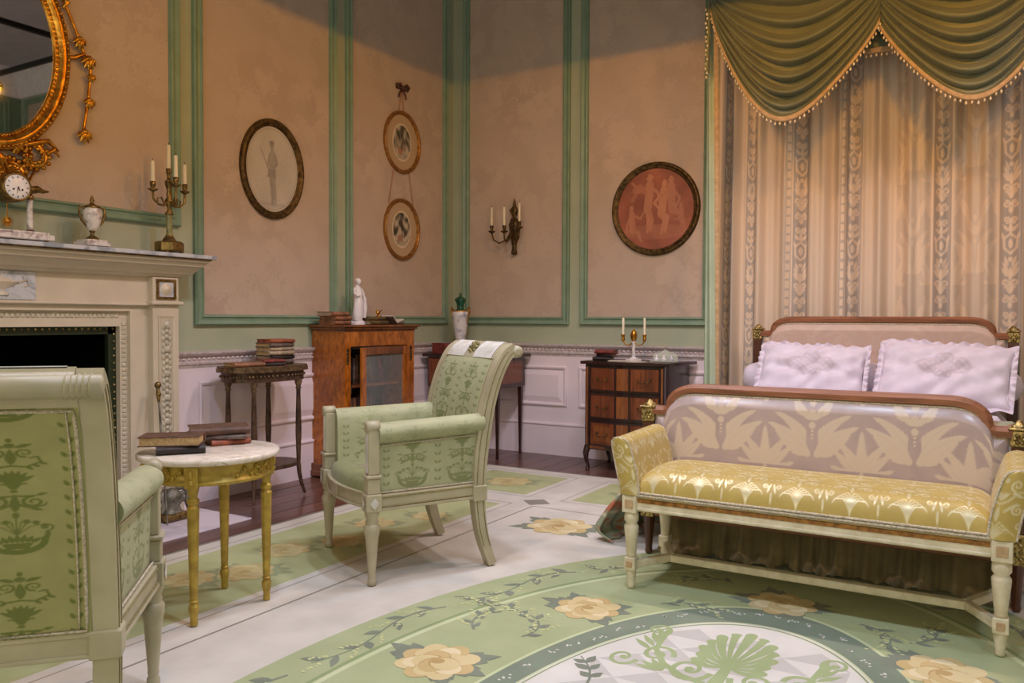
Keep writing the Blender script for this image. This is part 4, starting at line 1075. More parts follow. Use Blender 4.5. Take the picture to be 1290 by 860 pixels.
# books inside
random.seed(12); yy = BY0+.10; k = 0
cvs = ['brown', 'grey', 'tan', 'dark', 'red', 'olive', 'cream']
for zsh, nbk, hh in ((.6485, 13, .20), (.3785, 12, .17)):
    yy = BY0+.07
    for i in range(nbk):
        th = random.uniform(.022, .036); H = hh*random.uniform(.85, 1.08); lean = 0 if i < nbk-6 or zsh < .5 else math.radians(14)
        cv_ = random.choice(cvs); tb_ = thing('shelved_book', 'old %s-covered book standing on the %s bookcase shelf behind the glass' % (cv_, 'upper' if zsh > .5 else 'lower'), 'book', (BX0+.10, yy+th/2+(.02 if lean else 0), zsh), 0, 'books on the %s bookcase shelf' % ('upper' if zsh > .5 else 'lower'))
        tb_.rotation_euler = (lean, 0, 0); zl = .5*th*math.tan(lean) if lean else 0
        one(lambda m: (m.box(-.07, .075, -th/2, -th/2+.004, zl, H), m.box(-.07, .075, th/2-.004, th/2, zl, H), m.box(.068, .075, -th/2, th/2, zl, H, .002)), 'cover', M['bk_'+cv_], tb_)
        one(lambda m: m.box(-.066, .068, -th/2+.004, th/2-.004, zl+.004, H-.006), 'page_block', M['page2'], tb_)
        yy += th+.004 + (.055 if i == nbk-7 and zsh > .5 else 0)
# on top of the bookcase
z = BH+.0005; zz = z
for i, (lab, cv) in enumerate((('tan book at the bottom of the pile beside the statuette', 'tan'), ('tan book in the middle of the pile beside the statuette', 'tan'), ('brown book topmost of the pile beside the statuette', 'tan'))):
    book(lab, cv, (.16, .15, .030), (-4.02+.006*i, 4.285-(.03 if i == 2 else 0), zz), A2(90), 'bk_'+cv if i < 2 else 'page2'); zz += .0305
t = thing('statuette', 'white bisque statuette of a draped standing woman on the bookcase', 'statuette', (-4.0, 4.505, z))
one(lambda m: m.lathe([(.055, 0), (.055, .018), (.045, .028), (.03, .032)], n=16), 'plinth', M['statue'], t)
def fig(m):
    prof = [(.040, .03), (.044, .06), (.040, .12), (.034, .17), (.030, .20), (.034, .225), (.030, .25), (.026, .27), (.012, .285), (.011, .292)]
    n = 18; vs = []; fs = []
    for i, (r, zc) in enumerate(prof):
        ox, oy = .010*math.sin(zc*14), -.008*math.cos(zc*11)
        for kk in range(n):
            a = 2*PI*kk/n; rr = r*(1+(.10*math.sin(5*a+zc*30) if zc < .2 else .03*math.sin(3*a)))
            vs.append((ox+rr*.85*math.cos(a), oy+rr*math.sin(a), zc))
    for i in range(len(prof)-1):
        for kk in range(n): fs.append((i*n+kk, i*n+(kk+1) % n, (i+1)*n+(kk+1) % n, (i+1)*n+kk))
    m.add(vs, fs, 0, True)
    m.sphere((.004, .006, .312), .022, 12, 0, (.95, .85, 1.15)); m.sphere((-.008, .006, .322), .017, 8); m.sphere((.024, .006, .309), .005, 6)
    m.tube([(.0, -.028, .262), (.014, -.045, .225), (.030, -.030, .205), (.036, -.006, .215)], [.012, .010, .008, .006], 8)
    m.tube([(.0, .034, .262), (.010, .052, .225), (.020, .05, .185), (.03, .045, .16)], [.012, .010, .008, .006], 8)
    m.tube([(.03, .045, .20), (.022, .055, .12), (.02, .05, .05)], [.012, .018, .014], 8)
one(fig, 'figure', M['statue'], t)
book('olive leather book lying under the others beside the statuette', 'olive', (.19, .15, .030), (-4.0, 4.66, z), A2(92), 'page2')
book('olive leather book lying on another beside the statuette', 'olive', (.17, .14, .028), (-4.01, 4.655, z+.0305), A2(86), 'bk_olive')
t = thing('gilt_bird', 'small gilt bird ornament perched on the olive books', 'ornament', (-3.97, 4.70, z+.059))
one(lambda m: (m.lathe([(.020, 0), (.018, .006), (.006, .012), (.005, .02)], n=10), m.sphere((0, 0, .030), .016, 10, 0, (.8, 1.4, .8)), m.sphere((0, -.02, .045), .009, 8), m.tube([(0, -.028, .046), (0, -.036, .043)], [.003, .001], 6)), 'body', M['gold'], t)
one(lambda m: (m.tube([(0, .015, .034), (0, .04, .048), (0, .05, .052)], [.008, .006, .003], 8, flat=.5)), 'tail', M['gold'], t)
t = thing('open_book', 'open book with pale pages leaning beside the gilt bird', 'book', (-3.93, 4.80, z+.0))
for s in (-1, 1):
    one(lambda m: m.prism([(0, .004), (s*.085, .030), (s*.088, .036), (0, .012)] if s > 0 else [(0, .004), (0, .012), (-.05, .062), (-.054, .056)], -.06, .06, 'yz'), 'cover', M['bk_grey'], t)
    one(lambda m: m.prism([(.004, .012), (s*.084, .036), (s*.08, .044), (.004, .026)] if s > 0 else [(0, .012), (.0, .022), (-.040, .068), (-.048, .060)], -.055, .055, 'yz'), 'pages', M['paperwhite'], t)
book('grey folio at the far end of the bookcase top, lower one', 'grey', (.15, .12, .020), (-4.05, 4.955, z), A2(92), 'page2')
book('grey folio at the far end of the bookcase top, upper one', 'grey', (.13, .11, .020), (-4.05, 4.955, z+.0205), A2(84), 'page2')

# ================================================================== writing table in the corner
t = thing('writing_table', 'dark marquetry writing table standing in the corner behind the armchair', 'table', (-3.74, 5.68, 0))
one(lambda m: m.box(-.39, .39, -.235, .235, .806, .832, .005), 'top', M['mahog'], t)
one(lambda m: m.box(-.35, .35, -.205, .205, .565, .806, .004), 'case', M['mahog'], t)
for i in range(3):
    x0 = -.335+i*.2267
    d = one(lambda m: m.box(x0, x0+.215, -.215, -.204, .58, .795, .003), 'drawer', M['marq'], t)
    one(lambda m: m.tube([(x0+.08, -.216, .69), (x0+.085, -.228, .68), (x0+.108, -.230, .672), (x0+.13, -.228, .68), (x0+.135, -.216, .69)], .004, 6), 'handle', M['brass'], d)
for sx in (-1, 1):
    for sy in (-1, 1):
        one(lambda m: m.lathe([(.012, 0), (.014, .02), (.012, .03), (.022, .50), (.024, .565)], (sx*.32, sy*.18, 0), 4, sm=False, rot=PI/4), 'leg', M['mahog'], t)
        one(lambda m: m.box(min(sx*.35, sx*.352), max(sx*.35, sx*.352), -.16, .16, .60, .78), 'side_inlay', M['marq'], t) if sy > 0 else None
book('red leather box-shaped book standing on the corner writing table', 'red', (.10, .12, .085), (-4.02, 5.56, .8325), A2(90), 'bk_red')
t = thing('porcelain_vase', 'tall white porcelain vase with green neck and gilt handles', 'vase', (-3.93, 5.72, .8325))
one(lambda m: (m.lathe([(.045, 0), (.045, .015), (.03, .022), (.026, .04)], n=20)), 'foot', M['gold'], t)
one(lambda m: m.lathe([(.030, .04), (.036, .07), (.058, .22), (.068, .31), (.072, .34), (.060, .352), (.04, .36)], n=24), 'body', M['porcelain'], t)
one(lambda m: m.lathe([(.050, .355), (.030, .375), (.032, .41), (.048, .445), (.050, .455), (.035, .465), (.012, .478), (.010, .49), (.014, .50), (.004, .51)], n=20), 'neck', M['vasegreen'], t)
one(lambda m: m.lathe([(.060, .345), (.066, .352), (.056, .36)], n=24), 'rim', M['gold'], t)
for s in (-1, 1): one(lambda m: m.tube([(s*.064, 0, .36), (s*.088, 0, .385), (s*.094, 0, .35), (s*.080, 0, .31), (s*.066, 0, .25)], [.006, .007, .008, .006, .004], 8), 'handle', M['gold'], t)

# ================================================================== commode
CMX, CMY = -2.33, 5.47           # middle of the front
t = thing('commode', 'small serpentine three-drawer commode with marquetry fronts and dark top', 'commode', (CMX, CMY, 0))
def serp(x, a=.018): return -a*math.cos(x/.32*PI)*1.0
def bowed(m, x0, x1, z0, z1, d0, d1, n=8, mi=0, y0=0.0):
    """slab following the serpentine front between depths d0 (front) and d1"""
    vs = []
    for i in range(n+1):
        x = x0+(x1-x0)*i/n; y = serp(x)+y0; vs += [(x, y+d0, z0), (x, y+d0, z1), (x, y+d1, z1), (x, y+d1, z0)]
    m.add(vs, [(i*4+k, i*4+(k+1) % 4, (i+1)*4+(k+1) % 4, (i+1)*4+k) for i in range(n) for k in range(4)]+[(0, 1, 2, 3), (n*4+3, n*4+2, n*4+1, n*4)], mi)
def carc(m):
    P = [(x, serp(x)+.012) for x in np.linspace(-.30, .30, 13)]+[(.345, .43), (-.31, .43)]
    m.prism(P, .155, .79, 'xy')
one(carc, 'carcase', M['mahog'], t)
one(lambda m: m.prism([(x, serp(x)-.018) for x in np.linspace(-.345, .345, 15)]+[(.40, .445), (-.35, .445)], .79, .812, 'xy'), 'top', M['mahog'], t)
for r in range(3):
    z0 = .185+r*.203; z1 = z0+.185
    d = one(lambda m: bowed(m, -.275, .275, z0, z1, .0, .02, 12), 'drawer', M['mahog'], t)
    for x0, x1, mk in ((-.262, -.065, 'marq'), (-.045, .045, 'marqlight'), (.065, .262, 'marq')):
        one(lambda m: bowed(m, x0, x1, z0+.014, z1-.014, -.004, .002, 6), 'veneer_panel', M[mk], d)
        if mk == 'marq': one(lambda m: bowed(m, x0+.03, x1-.03, z0+.035, z1-.035, -.005, .0, 6), 'veneer_field', M['marqlight' if r == 0 else 'marq'], d)
    for xc in (-.163, .163):
        y = serp(xc); one(lambda m: (m.tube([(xc-.042, y-.006, z0+.10), (xc-.046, y-.020, z0+.092), (xc-.028, y-.026, z0+.078), (xc, y-.028, z0+.074), (xc+.028, y-.026, z0+.078), (xc+.046, y-.020, z0+.092), (xc+.042, y-.006, z0+.10)], .0045, 6), m.sphere((xc-.042, y-.006, z0+.10), .009, 8), m.sphere((xc+.042, y-.006, z0+.10), .009, 8)), 'handle', M['bronze'], d)
for s in (-1, 1):
    st = one(lambda m: m.box(s*.292-.016, s*.292+.016, serp(.29)-.012, serp(.29)+.03, .155, .79, .006), 'corner_stile', M['mahog'], t)
    one(lambda m: m.box(s*.292-.006, s*.292+.006, serp(.29)-.015, serp(.29)-.01, .19, .77, .001), 'stringing', M['marqlight'], st)
    for y_ in (.02, .41):
        one(lambda m: m.tube([(s*.29, y_, .18), (s*.302, y_-.008, .13), (s*.30, y_-.004, .08), (s*.288, y_+.004, .03), (s*.290, y_-.006, .0)], [.026, .024, .016, .012, .016], 8), 'leg', M['mahog'], t)
one(lambda m: m.prism([(x, .185-.0-.02-.035*math.exp(-(x/.07)**2)) for x in np.linspace(-.27, .27, 19)]+[(.27, .186), (-.27, .186)], .008, .022, 'xz'), 'apron', M['marq'], t)
z = .8125; cx = CMX
book('black book at the bottom of the small pile beside the two-candle holder', 'dark', (.14, .105, .026), (-2.575, 5.665, z), A2(8), 'page2')
book('black book in the middle of the small pile beside the two-candle holder', 'dark', (.12, .10, .022), (-2.55, 5.67, z+.0265), A2(-6), 'page2')
book('red book topmost of the small pile beside the two-candle holder', 'red', (.15, .11, .030), (-2.55, 5.665, z+.049), A2(4), 'bk_tan')
o = one(lambda m: m.obox((-2.42, 5.60, z+.002), .2, .075, .05, .002), 'paper_sheet', M['paperwhite']); tag(o, 'cream paper sheet lying on the commode by the books', 'paper')
o = one(lambda m: m.obox((-2.255, 5.545, z+.0015), -.2, .06, .04, .0015), 'paper_sheet', M['paperwhite']); tag(o, 'cream paper sheet before the foot of the two-candle holder', 'paper')
def candle(m, x, y, z0, h, r=.010): m.lathe([(r*1.05, z0), (r, z0+.01), (r*.9, z0+h-.006), (r*.5, z0+h)], (x, y, 0), 12)
def wickf(m, x, y, z0): m.tube([(x, y, z0-.002), (x+.001, y, z0+.008), (x+.003, y+.001, z0+.013)], .0015, 5)
t = thing('table_candelabrum', 'two-candle white and gilt candelabrum standing on the commode', 'candelabrum', (-2.33, 5.66, z))
one(lambda m: (m.lathe([(.062, 0), (.062, .01), (.05, .016), (.03, .02), (.022, .028)], n=8, sm=False), m.lathe([(.016, .028), (.012, .05), (.013, .13), (.018, .142), (.012, .15)], n=12)), 'stem', M['whitemarble'], t)
one(lambda m: m.lathe([(.014, .148), (.022, .165), (.026, .19), (.020, .215), (.008, .228), (.003, .24)], n=12), 'urn', M['gold'], t)
for s in (-1, 1):
    ar = one(lambda m: (m.tube([(0, 0, .15), (s*.03, 0, .118), (s*.065, 0, .120), (s*.084, 0, .148)], .0045, 8), m.lathe([(.006, .145), (.016, .158), (.011, .165), (.014, .19), (.016, .196), (.011, .197)], (s*.085, 0, 0), 12)), 'arm', M['gold'], t)
    cn = one(lambda m: candle(m, s*.085, 0, .196, .125), 'candle', M['candle'], t)
t = thing('glass_inkstand', 'pale green cut glass stand with three knobs and peaked back', 'ornament', (-2.085, 5.64, z))
one(lambda m: m.box(-.098, .098, -.04, .04, 0, .012, .004), 'tray', M['glassware'], t)
one(lambda m: m.prism([(-.095, .012), (.095, .012), (.093, .06), (.045, .068), (0, .092), (-.045, .068), (-.093, .06)], .02, .03, 'xz'), 'back_plate', M['glassware'], t)
for x_ in (-.056, 0, .056): one(lambda m: (m.lathe([(.018, .012), (.02, .02), (.012, .034)], (x_, -.005, 0), 12), m.sphere((x_, -.005, .040), .012, 8)), 'knob', M['porcelain'], t)

# ================================================================== bed
BCX = -.672; BHW = .745; BFY, BHY = 3.65, 5.66
t = thing('bed', 'large mahogany bed with padded pink silk head and foot boards', 'bed', (BCX, BFY, .0095))
bed = t
def board_top(x, zt, zs):
    a = np.abs(x); q = np.clip((a-.50)/.155, 0, 1)
    return np.where(a < .655, zs+.012+(zt-zs-.012)*np.sqrt(np.clip(1-q**2.2, 0, 1)), zs)
def board(nm, y, zt, zs, zb, mat, tile, facing, fz=1.0):
    pts = [(-.722, zs), (-.668, zs), (-.657, zs+.004), (-.655, zs+.014)]
    pts += [(-.655+.155*(1-math.cos(k/10*PI/2)**.9), zs+.012+(zt-zs-.012)*math.sin(k/10*PI/2)) for k in range(1, 11)]
    P = pts+[(-x, z_) for x, z_ in pts[::-1]]
    def rail(m):
        sec = [(-.034, -.022), (-.036, 0), (-.026, .010), (-.020, .016), (.020, .016), (.026, .010), (.036, 0), (.034, -.022)]; n = len(P); vs = []; k = len(sec)
        A = np.array(P); tg = np.gradient(A, axis=0); tg /= np.linalg.norm(tg, axis=1)[:, None]
        for i in range(n):
            nx, nz = -tg[i, 1], tg[i, 0]
            for d, h in sec: vs.append((A[i, 0]+nx*(h-.012), y+d, A[i, 1]+nz*(h-.012)))
        m.add(vs, [(i*k+q, i*k+(q+1) % k, (i+1)*k+(q+1) % k, (i+1)*k+q) for i in range(n-1) for q in range(k)])
    r = one(rail, nm+'_rail', M['bedwood'], t)
    def pf(U, V):
        x = U*.712; top = board_top(x, zt, zs)-.030; zz = zb+(top-zb)*V
        d = np.minimum(np.minimum((1-V)*(top-zb), V*(top-zb)), (1-np.abs(U))*.712)
        pad = .048*np.clip(d/.055, 0, 1)**.5
        return x, y+facing*(pad+.002), zz
    p = pgrid(nm+'_panel', pf, 300, 120, mat, t, (lambda U, V: tile(U*.712+.195, zb+V*(zt-zb)-.50+(0 if facing and zt < 1 else .1))) if tile else None, u=(-1, 1))
    one(lambda m: m.prism([(-.715, zb), (.715, zb), (.715, zs-.02)]+[(x, float(board_top(np.array(x), zt, zs))-.024) for x in np.linspace(.66, -.66, 40)]+[(-.715, zs-.02)], y-.012, y+.012, 'xz'), nm+'_core', M['backcloth'], t)
    def br(m):
        c = []
        for U in np.linspace(-.985, .985, 120):
            X, Y, Z_ = pf(np.array(U), np.array(.985)); c.append((float(X), float(Y)+facing*.004, float(Z_)-.004))
        m.tube(c, .0062, 6)
    one(br, nm+'_braid', M['braid'], p)
board('footboard', 0.0, .812, .702, .26, M['pinksilk'], T_SILK, -1)
board('headboard', BHY-BFY, 1.132, 1.036, .45, M['headsilk'], T_SILK, -1)
for y_, zt, cap in ((0, .70, True), (BHY-BFY, 1.05, False)):
    for s in (-1, 1):
        def post(m):
            m.box(s*BHW-.028, s*BHW+.028, y_-.028, y_+.028, .30, zt-.065, .003)
            m.lathe([(.014, .0), (.018, .01), (.016, .03), (.028, .165), (.030, .18)], (s*BHW, y_, 0), 12, sm=False)
            for k in (-1, 0, 1): m.box(s*BHW-.004+k*.014, s*BHW+.004+k*.014, y_-.031, y_-.027, .32, zt-.08, .001)
        po = one(post, 'post', M['bedpost'], t)
        def orm(m):
            m.box(s*BHW-.032, s*BHW+.032, y_-.032, y_+.032, zt-.068, zt-.004, .004); m.box(s*BHW-.038, s*BHW+.038, y_-.038, y_+.038, zt-.004, zt+.006, .003)
            m.lathe([(.030, zt+.006), (.026, zt+.016), (.014, zt+.022), (.012, zt+.028), (.004, zt+.033)], (s*BHW, y_, 0), 12)
            for k in range(6):
                a = 2*PI*k/6; m.sphere((s*BHW+.015*math.cos(a), y_-.034, zt-.036+.015*math.sin(a)), .008, 6)
        one(orm, 'ormolu_cap', M['ormolu'], po)
        def orm2(m):
            m.box(s*BHW-.032, s*BHW+.032, y_-.032, y_+.032, .18, .30, .004)
            for k in range(8): m.sphere((s*BHW+(.012 if k % 2 else -.012), y_-.034, .195+.013*k), .009, 6)
        one(orm2, 'ormolu_block', M['ormolu'], po)
one(lambda m: (m.box(-.72, .72, -.022, .022, .185, .262, .004), m.box(-.72, .72, -.030, .020, .225, .25, .004)), 'foot_rail', M['bedwood'], t)
for s in (-1, 1): one(lambda m: m.box(s*.735-.015, s*.735+.015, .02, BHY-BFY-.02, .185, .30, .004), 'side_rail', M['bedwood'], t)
def val(U, V):
    x = U*.70; ph = 3*np.sin(U*5)+2*np.sin(U*11); fold = .018*np.sin(U*46+ph+1.2*V)+.008*np.sin(U*113+ph)*(.4+.6*V)
    low = np.clip(V-.74, 0, 1)/.26; crush = .022*np.abs(np.sin(U*21+2*V))*low; return x, .05+fold*(.5+.5*V)-.02*V-.05*low*(.5+.5*np.sin(U*14+1)), np.maximum(.20-V*.185+crush*(1-low*.3), .012)
pgrid('valance', val, 320, 40, M['valance'], t, u=(-1, 1))
o = one(lambda m: m.box(BCX-.70, BCX+.70, BFY+.065, BHY-.06, .30, .585, .06), 'mattress', M['linen']); tag(o, 'thick white mattress lying on the bed', 'mattress')
# patterned bedspread hanging to the floor on its open side
SPC = {k: np.array(lin(v)) for k, v in dict(green=(158, 166, 138), cream=(216, 202, 166), red=(184, 112, 80), brown=(140, 104, 74)).items()}
def spread_col(U, V):
    s = V*2.3; w_ = np.mod(s*3.2+.03*np.sin(U*25), 1.0); c = np.where((w_ < .5)[..., None], SPC['green'], SPC['cream']); c = np.where(((w_ > .55) & (w_ < .75))[..., None], SPC['red'], c); c = np.where((w_ > .92)[..., None], SPC['brown'], c)
    fl2 = (np.sin(U*70+3*np.sin(s*40))*np.sin(s*60+2*np.sin(U*33)) > .45); c = np.where((fl2 & (w_ < .5))[..., None], SPC['red']*.9, c); fl3 = (np.sin(U*90+1)*np.sin(s*80) > .6); return np.where((fl3 & (w_ >= .5))[..., None], SPC['green']*.8, c)
SEC = smooth_path([(-.95, .016), (-1.02, .06), (-.98, .14), (-.89, .28), (-.81, .44), (-.765, .56), (-.735, .600), (-.69, .600), (-.3, .598), (.3, .598), (.69, .600), (.735, .600), (.765, .56), (.80, .40), (.82, .22)], 160)
def spf(U, V):
    q = interp(SEC, V); hang = np.clip((.56-q[..., 1])/.5, 0, 1); left = (q[..., 0] < 0)
    fold = hang*(.035*np.sin(U*22+V*5)+.02*np.sin(U*51)); fl_ = np.where(left, 1.0, .35)*(1-.45*np.clip((U-.2)/.8, 0, 1)*hang)
    x = np.where(left & (hang > 0), -.735+(q[..., 0]+.735)*fl_-fold, q[..., 0]+np.where(hang > 0, fold, 0)); y = .085+U*1.10-hang*.03*left
    return BCX+x, BFY+y+.05*hang*left*np.sin(V*60)*.15, q[..., 1]+.004*np.sin(U*9+V*13)*(1-hang)+.002
o = pgrid('bedspread', spf, 90, 160, M['print'], None, col=spread_col); tag(o, 'patterned green and terracotta bedspread draped to the floor at the bed side', 'bedspread')
o.modifiers.new('thickness', 'SOLIDIFY').thickness = .006
def shf(U, V):
    x = BCX+(-.745+1.49*U); return x, BFY+1.22+V*.52+.006*np.sin(U*17), .612+.012*np.sin(U*9+V*4)*.6+.010*np.sin(V*11+U*5)*.6-.09*np.clip(np.abs(2*U-1)-.9, 0, 1)/.1
o = pgrid('top_sheet', shf, 80, 50, M['linen']); tag(o, 'white rumpled sheet folded over the bedspread below the pillows', 'sheet')
o.modifiers.new('thickness', 'SOLIDIFY').thickness = .012
t2 = thing('bolster', 'long pale bolster lying behind the lace pillows', 'bolster', (BCX, 5.482, .742))
def bol(U, V):
    a = V*2*PI; e = np.clip(1-np.abs(U)**12, 0, 1)**.5; r = (.115+.004*np.sin(U*40+3*np.sin(a)))*e; return U*.80, r*np.cos(a), r*np.sin(a)
pgrid('bolster_cover', bol, 90, 33, M['linen'], t2, u=(-1, 1))
def pillow(label, loc, w, h, tilt, rz, rr, seed):
    t = thing('lace_pillow', label, 'pillow', loc, 0, 'white lace pillows on the bed'); t.rotation_euler = (tilt, rr, rz)
    rs = np.random.RandomState(seed); ph = rs.uniform(0, 6, 8)
    def pf(sd):
        def f(U, V):
            e = (np.clip(1-np.abs(U)**4, 0, 1)*np.clip(1-np.abs(V)**4, 0, 1))**.55
            wr = .011*np.sin(U*7+V*5+ph[0]+1.5*np.sin(V*4))*e+.009*np.sin(U*13-V*9+ph[1]+np.sin(U*6))*e+.010*np.sin(V*11+ph[2]+2*U)*np.abs(U)**3
            pin = 1-.05*(1-V**2)*np.abs(U)**3; return U*w/2*(1-.04*(1-U**2)*V**2)*pin, V*h/2*(1-.05*(1-V**2)), sd*(.075*e)+wr*sd
        return f
    def emb(U, V):
        x, y = U*w/2, V*h/2-.02; d = np.abs(x)/.17+np.abs(y)/.085+.12*np.cos(8*np.arctan2(y, x)); a = (d < 1)*(.35+.5*(np.sin(x*150)*np.sin(y*170) > -.1))
        return np.clip(a+.6*(np.abs(d-1) < .08), 0, 1)
    pgrid('pillow_front', pf(1), 90, 60, M['pillow'], t, emb, u=(-1, 1), v=(-1, 1)); pgrid('pillow_back', pf(-1), 40, 30, M['linen'], t, u=(-1, 1), v=(-1, 1))
    def ruf(U, V):
        th = U*2*PI; c, s_ = np.cos(th), np.sin(th); k = 1/np.maximum(np.abs(c), np.abs(s_)); k = k*.965
        out = 1+.17*V; wv = .013*np.sin(U*2*PI*34)*V+.012*np.sin(U*2*PI*9+ph[3])*V
        return c*k*(w/2)*(1+(out-1)*.55), s_*k*(h/2)*out, wv+.004*V
    pgrid('lace_ruffle', ruf, 240, 5, M['pillow'], t, lambda U, V: .5*(np.sin(U*2*PI*60) > 0)*(V > .3))
pillow('smaller white lace pillow with embroidered lozenge, on the commode side of the bed', (-.995, 5.27, .803), .62, .35, math.radians(58), math.radians(1), math.radians(2), 1)
pillow('larger white lace pillow with embroidered lozenge, its ruffle touching the bolster end', (-.268, 5.235, .816), .67, .38, math.radians(56), math.radians(-2), math.radians(3), 2)

# ================================================================== yellow bench at the bed foot
t = thing('window_seat', 'cream painted bench upholstered in yellow silk with scrolled arms at the bed foot', 'bench', (-.6375, 3.34, 0))
HX, HY = .658, .20
def bleg(m, x, y):
    m.box(x-.031, x+.031, y-.031, y+.031, .325, .398, .003)
    m.lathe([(.024, .325), (.030, .312), (.030, .290), (.022, .280), (.030, .268), (.030, .258), (.019, .145), (.017, .14)], (x, y, 0), 14)
    m.lathe([(.020, .152), (.020, .142), (.015, .136)], (x, y, 0), 12); m.box(x-.024, x+.024, y-.024, y+.024, .085, .138, .003); m.lathe([(.012, RZ+.002), (.016, .012), (.014, .02), (.021, .070), (.020, .086)], (x, y, 0), 12)
for sx in (-1, 1):
    for sy in (-1, 1):
        l = one(lambda m: bleg(m, sx*HX, sy*HY), 'leg', M['benchpaint'], t)
        for zc, r, q in ((.362, .018, .030), (.111, .013, .023)): one(lambda m: m.box(sx*HX-r, sx*HX+r, sy*(HY+q)-.004, sy*(HY+q)+.004, zc-r, zc+r, .002), 'rosette_block', M['trim'], l)
def rl(m):
    for sy in (-1, 1): m.box(-HX, HX, sy*HY-.02, sy*HY+.02, .335, .392, .003); m.box(-HX+.03, HX-.03, sy*HY-.024, sy*HY+.024, .338, .350, .003)
    for sx in (-1, 1): m.box(sx*HX-.02, sx*HX+.02, -HY, HY, .335, .392, .003)
one(rl, 'seat_frame', M['benchpaint'], t)
one(lambda m: m.box(-HX+.034, HX-.034, -HY-.023, -HY-.018, .370, .388, .002), 'gilt_fillet', M['oldgold'], t)
def stre(m):
    m.box(-HX+.10, HX-.10, -.035, .005, .088, .118, .003)
    for sx in (-1, 1):
        for sy in (-1, 1):
            a = Vector((sx*(HX-.105), -.015, .103)); b = Vector((sx*(HX-.01), sy*(HY-.015), .108)); d = b-a; m.obox((a+b)/2, math.atan2(d.y, d.x), d.length/2, .016, .015, .003)
one(stre, 'stretcher', M['benchpaint'], t)
def bseat(U, V):
    x = U*(HX-.012); y = -HY-.022+V*(2*HY+.044); e = np.clip(1-np.abs(U)**18, 0, 1)*np.clip(1-np.abs(2*V-1)**7, 0, 1)
    return x, y, .392+.105*e**.5+.016*np.sin(PI*V)+.003*np.sin(U*30)*np.abs(2*V-1)**6
pgrid('seat_cushion', bseat, 520, 170, M['yellow'], t, lambda U, V: T_YEL(U*HX+.095, V*.50+.0), u=(-1, 1))
def bb(m):
    for k, r in ((.400, .006), (.411, .005)): m.tube([(-HX+.02, -HY-.024, k), (0, -HY-.025, k), (HX-.02, -HY-.024, k)], r, 6)
one(bb, 'seat_braid', M['braid'], t)
for s in (-1, 1):
    asec = smooth_path([(.615, .40), (.625, .48), (.645, .56), (.660, .605), (.672, .622), (.700, .632), (.728, .628), (.738, .612), (.730, .56), (.712, .48), (.698, .40)], 50); La = arclen(asec)[-1]
    def af(U, V):
        q = interp(asec, V); return s*q[..., 0], -.225+U*.425+.0*V, q[..., 1]+.010*U
    a = pgrid('arm_pad', af, 90, 110, M['yellow'], t, lambda U, V: T_YEL(U*.43+.05, V*La+.06))
    def cf(e):
        def f(U, V):
            q0 = interp(asec, .5-.5*V); q1 = interp(asec, .5+.5*V); q = q0+(q1-q0)*U[..., None]; return s*q[..., 0], (-.225-.012*np.sin(PI*U)) if e == 0 else (.20+.012*np.sin(PI*U)), q[..., 1]+.010*e
        return f
    pgrid('arm_front', cf(0), 30, 50, M['yellow'], t, lambda U, V: T_YEL(U*.09+.08, (1-V)*.24)); pgrid('arm_rear', cf(1), 12, 20, M['yellow'], t, lambda U, V: 0*U)
    def abr(m):
        P = interp(asec, np.linspace(.0, 1, 30)); m.tube([(s*x, -.226, z_) for x, z_ in P], .004, 6)
    one(abr, 'arm_braid', M['braid'], a)

# ================================================================== bed hangings
t = thing('lace_hanging', 'cream lace and silk hanging falling in folds behind the bed head', 'curtain', (0, 5.86, 0))
LX0, LX1 = -1.755, .72
BANDS = [(.00, .022, 0), (.022, .055, 1), (.055, .085, 0), (.085, .118, 1), (.118, .195, 0), (.195, .215, 2), (.215, .258, 1), (.258, .335, 0), (.335, .352, 2), (.352, .39, 1), (.39, .47, 0), (.47, .555, 3), (.555, .60, 1), (.60, .70, 3), (.70, .75, 1), (.75, .86, 0), (.86, .92, 1), (.92, 1.01, 0)]
def lf(U, V):
    z_ = .03+V*3.33; spread = (U-.5)*(.05*(1-V)); x = LX0+(LX1-LX0)*(U+.6*spread)
    y = .030*np.sin(U*2*PI*13+.6*np.sin(V*3))+.018*np.sin(U*2*PI*29+V*1.5)+.012*np.sin(U*2*PI*6.3+2); return x, y-.045, z_
def lpat(U, V):
    z_ = V*3.33; a = np.ones_like(U)*.8
    for u0, u1, kd in BANDS:
        k = (U >= u0) & (U < u1); w_ = (U-u0)/(u1-u0)
        if kd == 1: a = np.where(k, .95*T_LACE(np.clip(w_, .01, .99)*.12, z_*.9), a)
        if kd == 2: a = np.where(k, np.where((np.mod(z_*16, 1) < .72) & (np.abs(w_-.5) < .22), 1, .35), a)
        if kd == 3: a = np.where(k, .72+.28*T_SILK(w_*.39, z_*.7), a)
        a = np.where(k & ((w_ < .04) | (w_ > .96)), 1, a)
    return a
pgrid('lace', lf, 560, 450, M['lace'], t, lpat)
one(lambda m: m.box(LX0+.01, LX1, .045, .060, .03, 3.37), 'backing_cloth', M['backcloth'], t)
t = thing('side_curtain', 'narrow green bed curtain with cream edging beside the commode', 'curtain', (-1.76, 5.50, 0))
def sc_(U, V):
    z_ = .02+V*3.34; wd = .094-.056*V; return .024+U*wd, -.02+.014*np.sin(U*7+V*2)-.02*U, z_
o = pgrid('curtain_cloth', sc_, 26, 40, M['lining'], t); o.modifiers.new('thickness', 'SOLIDIFY').thickness = .008
def ed(U, V):
    x, y, z_ = sc_(np.ones_like(U), V); return x+U*(.020+.020*V), y-.004+.01*U, z_
o = pgrid('curtain_edging', ed, 4, 40, M['trim'], t); o.modifiers.new('thickness', 'SOLIDIFY').thickness = .010

